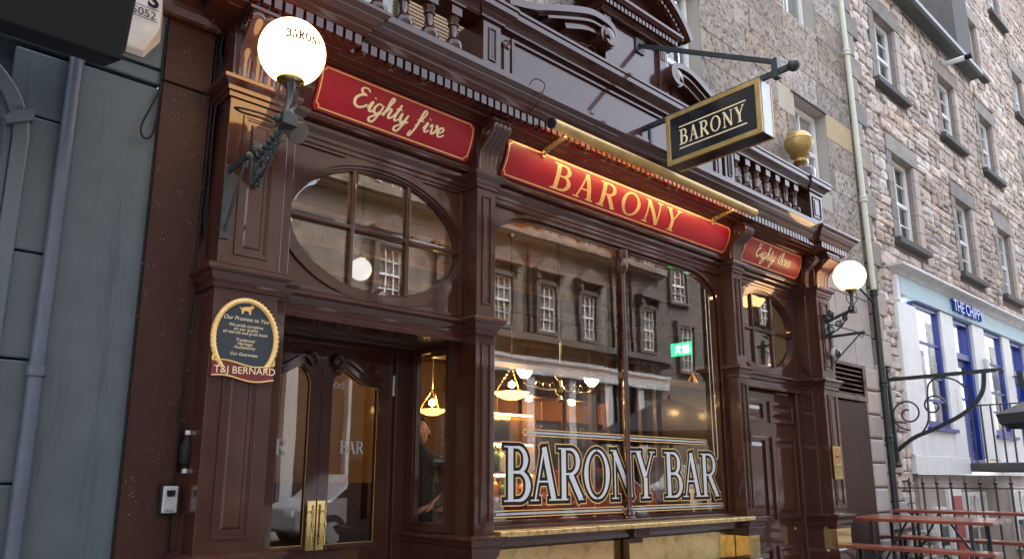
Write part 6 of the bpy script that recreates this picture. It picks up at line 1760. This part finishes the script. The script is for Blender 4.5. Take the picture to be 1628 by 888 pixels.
# ------------------------------------------------------------------ a customer by the porch side window
def person(label, base, rz, joints, radii, edges, mats):
    t = thing('person', label, 'person', loc=base)
    me = bpy.data.meshes.new('body'); me.from_pydata(joints, edges, []); me.update()
    o = bpy.data.objects.new('body', me); COL.objects.link(o); o.parent = t
    sk = o.modifiers.new('skin', 'SKIN')
    for i_, r_ in enumerate(radii): me.skin_vertices[0].data[i_].radius = r_ if isinstance(r_, tuple) else (r_, r_)
    me.skin_vertices[0].data[0].use_root = True
    o.modifiers.new('sub', 'SUBSURF').levels = 2; o.modifiers['sub'].render_levels = 2
    me.materials.append(MAT[mats])
    t.rotation_euler = (0, 0, rz)
    return t
J = [(0, 0, .92), (0, 0, 1.1), (0, .02, 1.32), (0, .03, 1.46), (0, .01, 1.56), (0, 0, 1.62),            # pelvis..neck 0-5
     (.2, .02, 1.43), (.25, -.05, 1.16), (.16, -.24, 1.06), (.10, -.29, 1.05),                            # right arm 6-9
     (-.2, .02, 1.43), (-.27, -.06, 1.18), (-.14, -.26, 1.02), (-.08, -.31, .96),                         # left arm 10-13
     (.1, 0, .86), (.12, -.03, .48), (.12, .02, .1), (.12, -.12, .05),                                     # legs
     (-.1, 0, .86), (-.12, -.03, .48), (-.12, .02, .1), (-.12, -.12, .05)]
RR = [(.15, .12), (.14, .11), (.165, .12), (.14, .10), (.06, .06), (.05, .05), .068, .05, .036, .03, .068, .05, .036, .03, .09, .062, .045, .04, .09, .062, .045, .04]
EE = [(0, 1), (1, 2), (2, 3), (3, 4), (4, 5), (3, 6), (6, 7), (7, 8), (8, 9), (3, 10), (10, 11), (11, 12), (12, 13), (0, 14), (14, 15), (15, 16), (16, 17), (0, 18), (18, 19), (19, 20), (20, 21)]
PB = (3.98, 1.62, FZ)
ps = person('customer in black shirt standing indoors behind the porch side window', PB, RAD(-40), J, RR, EE, 'cloth_black')
def head_mesh(cx_, cy_, cz_, parent):
    mb = MB(); n = 16; vs = []
    for j_ in range(11):
        a = math.pi * j_ / 10; z = cz_ - .115 * math.cos(a)
        for k in range(n):
            b = 2 * math.pi * k / n; r = math.sin(a); x_ = .075 * r * math.cos(b); y_ = .095 * r * math.sin(b)
            if z < cz_ - .03: x_ *= .86; y_ *= .9
            if y_ < -.05 and abs(x_) < .02 and -.045 < z - cz_ < .02: y_ -= .018      # nose
            if y_ < -.04 and .015 < z - cz_ < .045 and abs(x_) > .012: y_ += .008     # eye sockets
            vs.append((cx_ + x_, cy_ + y_, z))
    mb.add(vs, [(j_ * n + k, j_ * n + (k + 1) % n, (j_ + 1) * n + (k + 1) % n, (j_ + 1) * n + k) for j_ in range(10) for k in range(n)])
    for s_ in (-1, 1): mb.lathe([(.022, -.006), (.026, 0), (.018, .008)], (cx_ + s_ * .076, cy_ + .01, cz_), 8, axis=(s_, 0, 0))
    for s_ in (-1, 1): mb.lathe([(.0, -.01), (.011, 0), (0, .01)], (cx_ + s_ * .03, cy_ - .083, cz_ + .028), 8, axis=(0, 1, 0))
    mb.box(cx_ - .024, cx_ + .024, cy_ - .094, cy_ - .07, cz_ - .062, cz_ - .054)
    o = _b0(mb, 'head', 'skin', parent, True)
    hm = MB(); vs = []
    for j_ in range(8):
        a = math.pi * .5 + math.pi * .5 * j_ / 7; z = cz_ + .01 - .125 * math.cos(a)
        for k in range(n):
            b = 2 * math.pi * k / n; r = math.sin(a); vs.append((cx_ + .084 * r * math.cos(b), cy_ + .018 + .10 * r * math.sin(b) * (1 if math.sin(b) > 0 else .85), z + (.03 if math.sin(b) < -.3 and j_ == 0 else (-.05 if j_ == 0 and math.sin(b) > .3 else 0))))
    hm.add(vs, [(j_ * n + k, j_ * n + (k + 1) % n, (j_ + 1) * n + (k + 1) % n, (j_ + 1) * n + k) for j_ in range(7) for k in range(n)])
    _b0(hm, 'hair', 'hair', parent, True)
head_mesh(0, -.02, 1.70, ps)
def hand(parent, elbow, wr, d, m='skin'):
    """bare forearm, palm and five separate fingers, one continuous skin mesh"""
    wr, d, elbow = Vector(wr), Vector(d).normalized(), Vector(elbow)
    sd_ = d.cross(Vector((0, 0, 1))).normalized(); dn = sd_.cross(d)
    v = [elbow, elbow.lerp(wr, .5), wr, wr + d * .05, wr + d * .085]; e = [(0, 1), (1, 2), (2, 3), (3, 4)]; r = [.046, .04, .027, (.036, .018), (.038, .016)]
    for k, (o_, ln) in enumerate(((-.03, .062), (-.01, .075), (.01, .07), (.029, .055))):
        b = len(v); v += [wr + d * .09 + sd_ * o_, wr + d * (.09 + ln * .55) + sd_ * o_ * 1.15 - dn * .012, wr + d * (.09 + ln * .9) + sd_ * o_ * 1.15 - dn * .035]; r += [.011, .0095, .008]
        e += [(4, b), (b, b + 1), (b + 1, b + 2)]
    b = len(v); v += [wr + d * .03 - sd_ * .035, wr + d * .07 - sd_ * .058 - dn * .012, wr + d * .10 - sd_ * .056 - dn * .026]; r += [.014, .012, .009]; e += [(2, b), (b, b + 1), (b + 1, b + 2)]
    me = bpy.data.meshes.new('hand'); me.from_pydata([tuple(p) for p in v], e, []); me.update()
    o = bpy.data.objects.new('forearm_and_hand', me); COL.objects.link(o); o.parent = parent
    o.modifiers.new('skin', 'SKIN'); me.skin_vertices[0].data[0].use_root = True
    for i_, q in enumerate(r): me.skin_vertices[0].data[i_].radius = q if isinstance(q, tuple) else (q, q)
    o.modifiers.new('sub', 'SUBSURF').levels = 2; o.modifiers['sub'].render_levels = 2; me.materials.append(MAT[m])
hand(ps, (-.265, -.07, 1.17), (-.12, -.28, .99), (.35, -.6, -.55))
hand(ps, (.245, -.06, 1.15), (.12, -.27, 1.05), (-.6, -.5, -.1))
mb = MB(); mb.lathe([(.031, -.008), (.033, 0), (.031, .008)], (-.135, -.26, 1.005), 14, axis=(.4, -.6, -.5)); o = _b0(mb, 'bracelet', 'brass', ps, True)

# ================================================================== across the street: what the windows mirror
opp = thing('opposite_tenement', 'brown stone tenement across the street mirrored in the pub window', 'building', loc=(18, -12, .5))
YO = -12.0
def owin(x0, x1, z0, z1, parent=opp, hood=True):
    mb = MB(); mb.ring(rect(x0 - .16, x1 + .16, z0 - .12, z1 + .14), rect(x0, x1, z0, z1), XZ, YO - .1, YO + .05); mb.build('architrave', 'opp_dark', parent)
    mb = MB(); mb.ring(rect(x0, x1, z0, z1), rect(x0 + .05, x1 - .05, z0 + .06, z1 - .05), XZ, YO - .12, YO - .06)
    zm = (z0 + z1) / 2; mb.box(x0 + .05, x1 - .05, YO - .11, YO - .05, zm - .03, zm + .03)
    for k in (1, 2): mb.box(x0 + (x1 - x0) * k / 3 - .014, x0 + (x1 - x0) * k / 3 + .014, YO - .10, YO - .06, z0 + .06, z1 - .05)
    for k in (.25, .75): mb.box(x0 + .05, x1 - .05, YO - .10, YO - .06, z0 + (z1 - z0) * k - .012, z0 + (z1 - z0) * k + .012)
    w_ = mb.build('window', 'sash', parent)
    mb = MB(); mb.box(x0, x1, YO - .13, YO - .122, z0, z1); mb.build('pane', 'pane_dark', w_)
    if hood:
        mb = MB(); mb.prism([(x0 - .25, z1 + .35), (x1 + .25, z1 + .35), (x1 + .3, z1 + .45), ((x0 + x1) / 2 + .25, z1 + .75), ((x0 + x1) / 2, z1 + .85), ((x0 + x1) / 2 - .25, z1 + .75), (x0 - .3, z1 + .45)], XZ, YO - .1, YO + .22); mb.box(x0 - .2, x0 - .05, YO - .1, YO + .15, z1 + .12, z1 + .35); mb.box(x1 + .05, x1 + .2, YO - .1, YO + .15, z1 + .12, z1 + .35)
        mb.build('window_hood', 'opp_dark', parent)
xs_w = [(9.9, 10.65), (11.9, 12.65), (13.85, 14.6), (15.73, 16.47), (17.68, 18.37), (20.84, 21.58)]
mb = MB(); mb.box(3.0, 21.95, YO - .8, YO - .12, .2, 11.6); mb.build('wall', 'opp_stone', opp)
mb = MB(); mb.box(21.95, 34.0, YO - .8, YO - .10, .2, 10.4); ob2 = thing('opposite_house', 'plainer brown stone house across the street at the far end', 'building', loc=(27, -12, .5)); mb.build('wall', 'opp_dark', ob2)
ob4 = thing('opposite_terrace', 'dark stone terrace far up the street on the other side', 'building', loc=(55, -12, 1.5)); MB().box(34.02, 90.0, YO - .8, YO - .05, .5, 11.0).build('wall', 'opp_dark', ob4)
mb = MB(); mb.box(-30, 2.98, YO - .8, YO - .1, .0, 10.6); ob3 = thing('opposite_terrace', 'brown stone terrace across the street behind the viewer', 'building', loc=(-10, -12, 0)); mb.build('wall', 'opp_stone', ob3)
for k in range(12):
    for z0, z1 in ((3.0, 5.0), (6.3, 8.0), (9.0, 10.3)): owin(36 + k * 3.1, 37 + k * 3.1, z0, z1, ob4, hood=False)
for k in range(9):
    for z0, z1 in ((2.0, 4.0), (5.3, 7.0), (8.1, 9.6)): owin(-26 + k * 3.1, -25 + k * 3.1, z0, z1, ob3, hood=False)
for a, b in xs_w: owin(a, b, 6.0, 7.52)
for a, b in xs_w: owin(a + .1, b + .2, 9.15, 10.5, hood=False)
for a, b in ((22.75, 23.6), (26.0, 26.85), (29.0, 29.85)):
    owin(a, b, 8.08, 9.37, ob2, False); owin(a + .3, b + .3, 5.5, 7.2, ob2, False)
mb = MB(); mb.box(3.0, 22.0, YO - .12, YO + .35, 8.83, 9.02); mb.box(3.0, 22.0, YO - .12, YO + .22, 8.74, 8.83); mb.build('string_course', 'opp_stone', opp)
mb = MB(); mb.box(3.0, 22.0, YO - .12, YO + .4, 5.55, 5.75); mb.box(3.0, 22.0, YO - .12, YO + .25, 5.4, 5.55); mb.build('string_course', 'opp_dark', opp)
mb = MB(); mb.box(22.0, 34.0, YO - .1, YO + .3, 9.9, 10.1); mb.build('cornice', 'opp_stone', ob2)
mb = MB(); mb.box(3.0, 22.0, YO - .12, YO + .45, 11.3, 11.6); mb.build('cornice', 'opp_stone', opp)
for k, (a, b) in enumerate(((15.25, 15.33), (19.2, 19.3), (20.2, 20.3))):
    mb = MB(); mb.tube([(a, YO + .0, .6), (a, YO + .0, 11.0)], .06, 8); mb.build('rain_pipe', 'black', opp)
for k in range(10):   # pale shop pilasters and dark glass at street level
    x = 4.6 + k * 1.75
    mb = MB(); mb.box(x, x + .32, YO - .12, YO + .12, gz(x), 4.6); mb.build('shop_pilaster', 'pale_paint', opp)
    mb = MB(); mb.box(x + .33, x + 1.74, YO - .115, YO - .09, 1.0, 4.2); mb.build('shop_window', 'pane_dark', opp)
mb = MB(); mb.box(4.5, 22.0, YO - .12, YO + .2, 4.6, 5.0); mb.box(4.5, 22.0, YO - .12, YO + .28, 5.0, 5.1); mb.build('shop_fascia', 'pale_paint', opp)
# parked cars by the far kerb
def car(x, y, m, label):
    t = thing('parked_car', label, 'car', 'cars parked across the street', loc=(x, y, gz(x) - .12))
    z = gz(x) - .12
    side = [(-2.05, .35), (-2.0, .75), (-1.35, .92), (-.75, 1.38), (.75, 1.42), (1.45, .98), (2.0, .9), (2.1, .45), (2.0, .28), (-1.9, .28)]
    mb = MB(); mb.prism([(x + a, z + b) for a, b in side], XZ, y - .82, y + .82); body = mb.build('body', m, t, bevel=.06)
    mb = MB(); mb.prism([(x + a, z + b) for a, b in ((-1.22, .95), (-.70, 1.33), (.70, 1.37), (1.32, .98))], XZ, y - .83, y + .83); mb.build('windows', 'pane_dark', body)
    for wx in (-1.3, 1.32):
        for sy in (-.80, .80):
            mb = MB(); mb.lathe([(.2, -.09), (.31, -.08), (.32, 0), (.31, .08), (.2, .09)], (x + wx, y + sy, z + .32), 20, axis=(0, 1, 0)); wh = mb.build('wheel', 'rubber', t, smooth=True)
            mb = MB(); mb.lathe([(.19, -.092), (.19, .092)], (x + wx, y + sy, z + .32), 16, axis=(0, 1, 0)); mb.build('rim', 'steel', wh)
    for s_ in (-.55, .55):
        mb = MB(); mb.box(x - 2.06, x - 1.98, y + s_ - .15, y + s_ + .15, z + .6, z + .72); mb.build('headlight', 'white', t)
        mb = MB(); mb.box(x + 2.0, x + 2.09, y + s_ - .15, y + s_ + .15, z + .68, z + .82); mb.build('tail_light', 'red_print', t)
car(8.6, -8.7, 'steel', 'silver car parked across the street by the far kerb')
car(13.8, -8.7, 'car_red', 'red car parked across the street by the far kerb')
car(19.4, -8.7, 'pale_paint', 'pale car parked across the street beyond the red one')
car(3.2, -8.7, 'black', 'black car parked across the street opposite the doors')
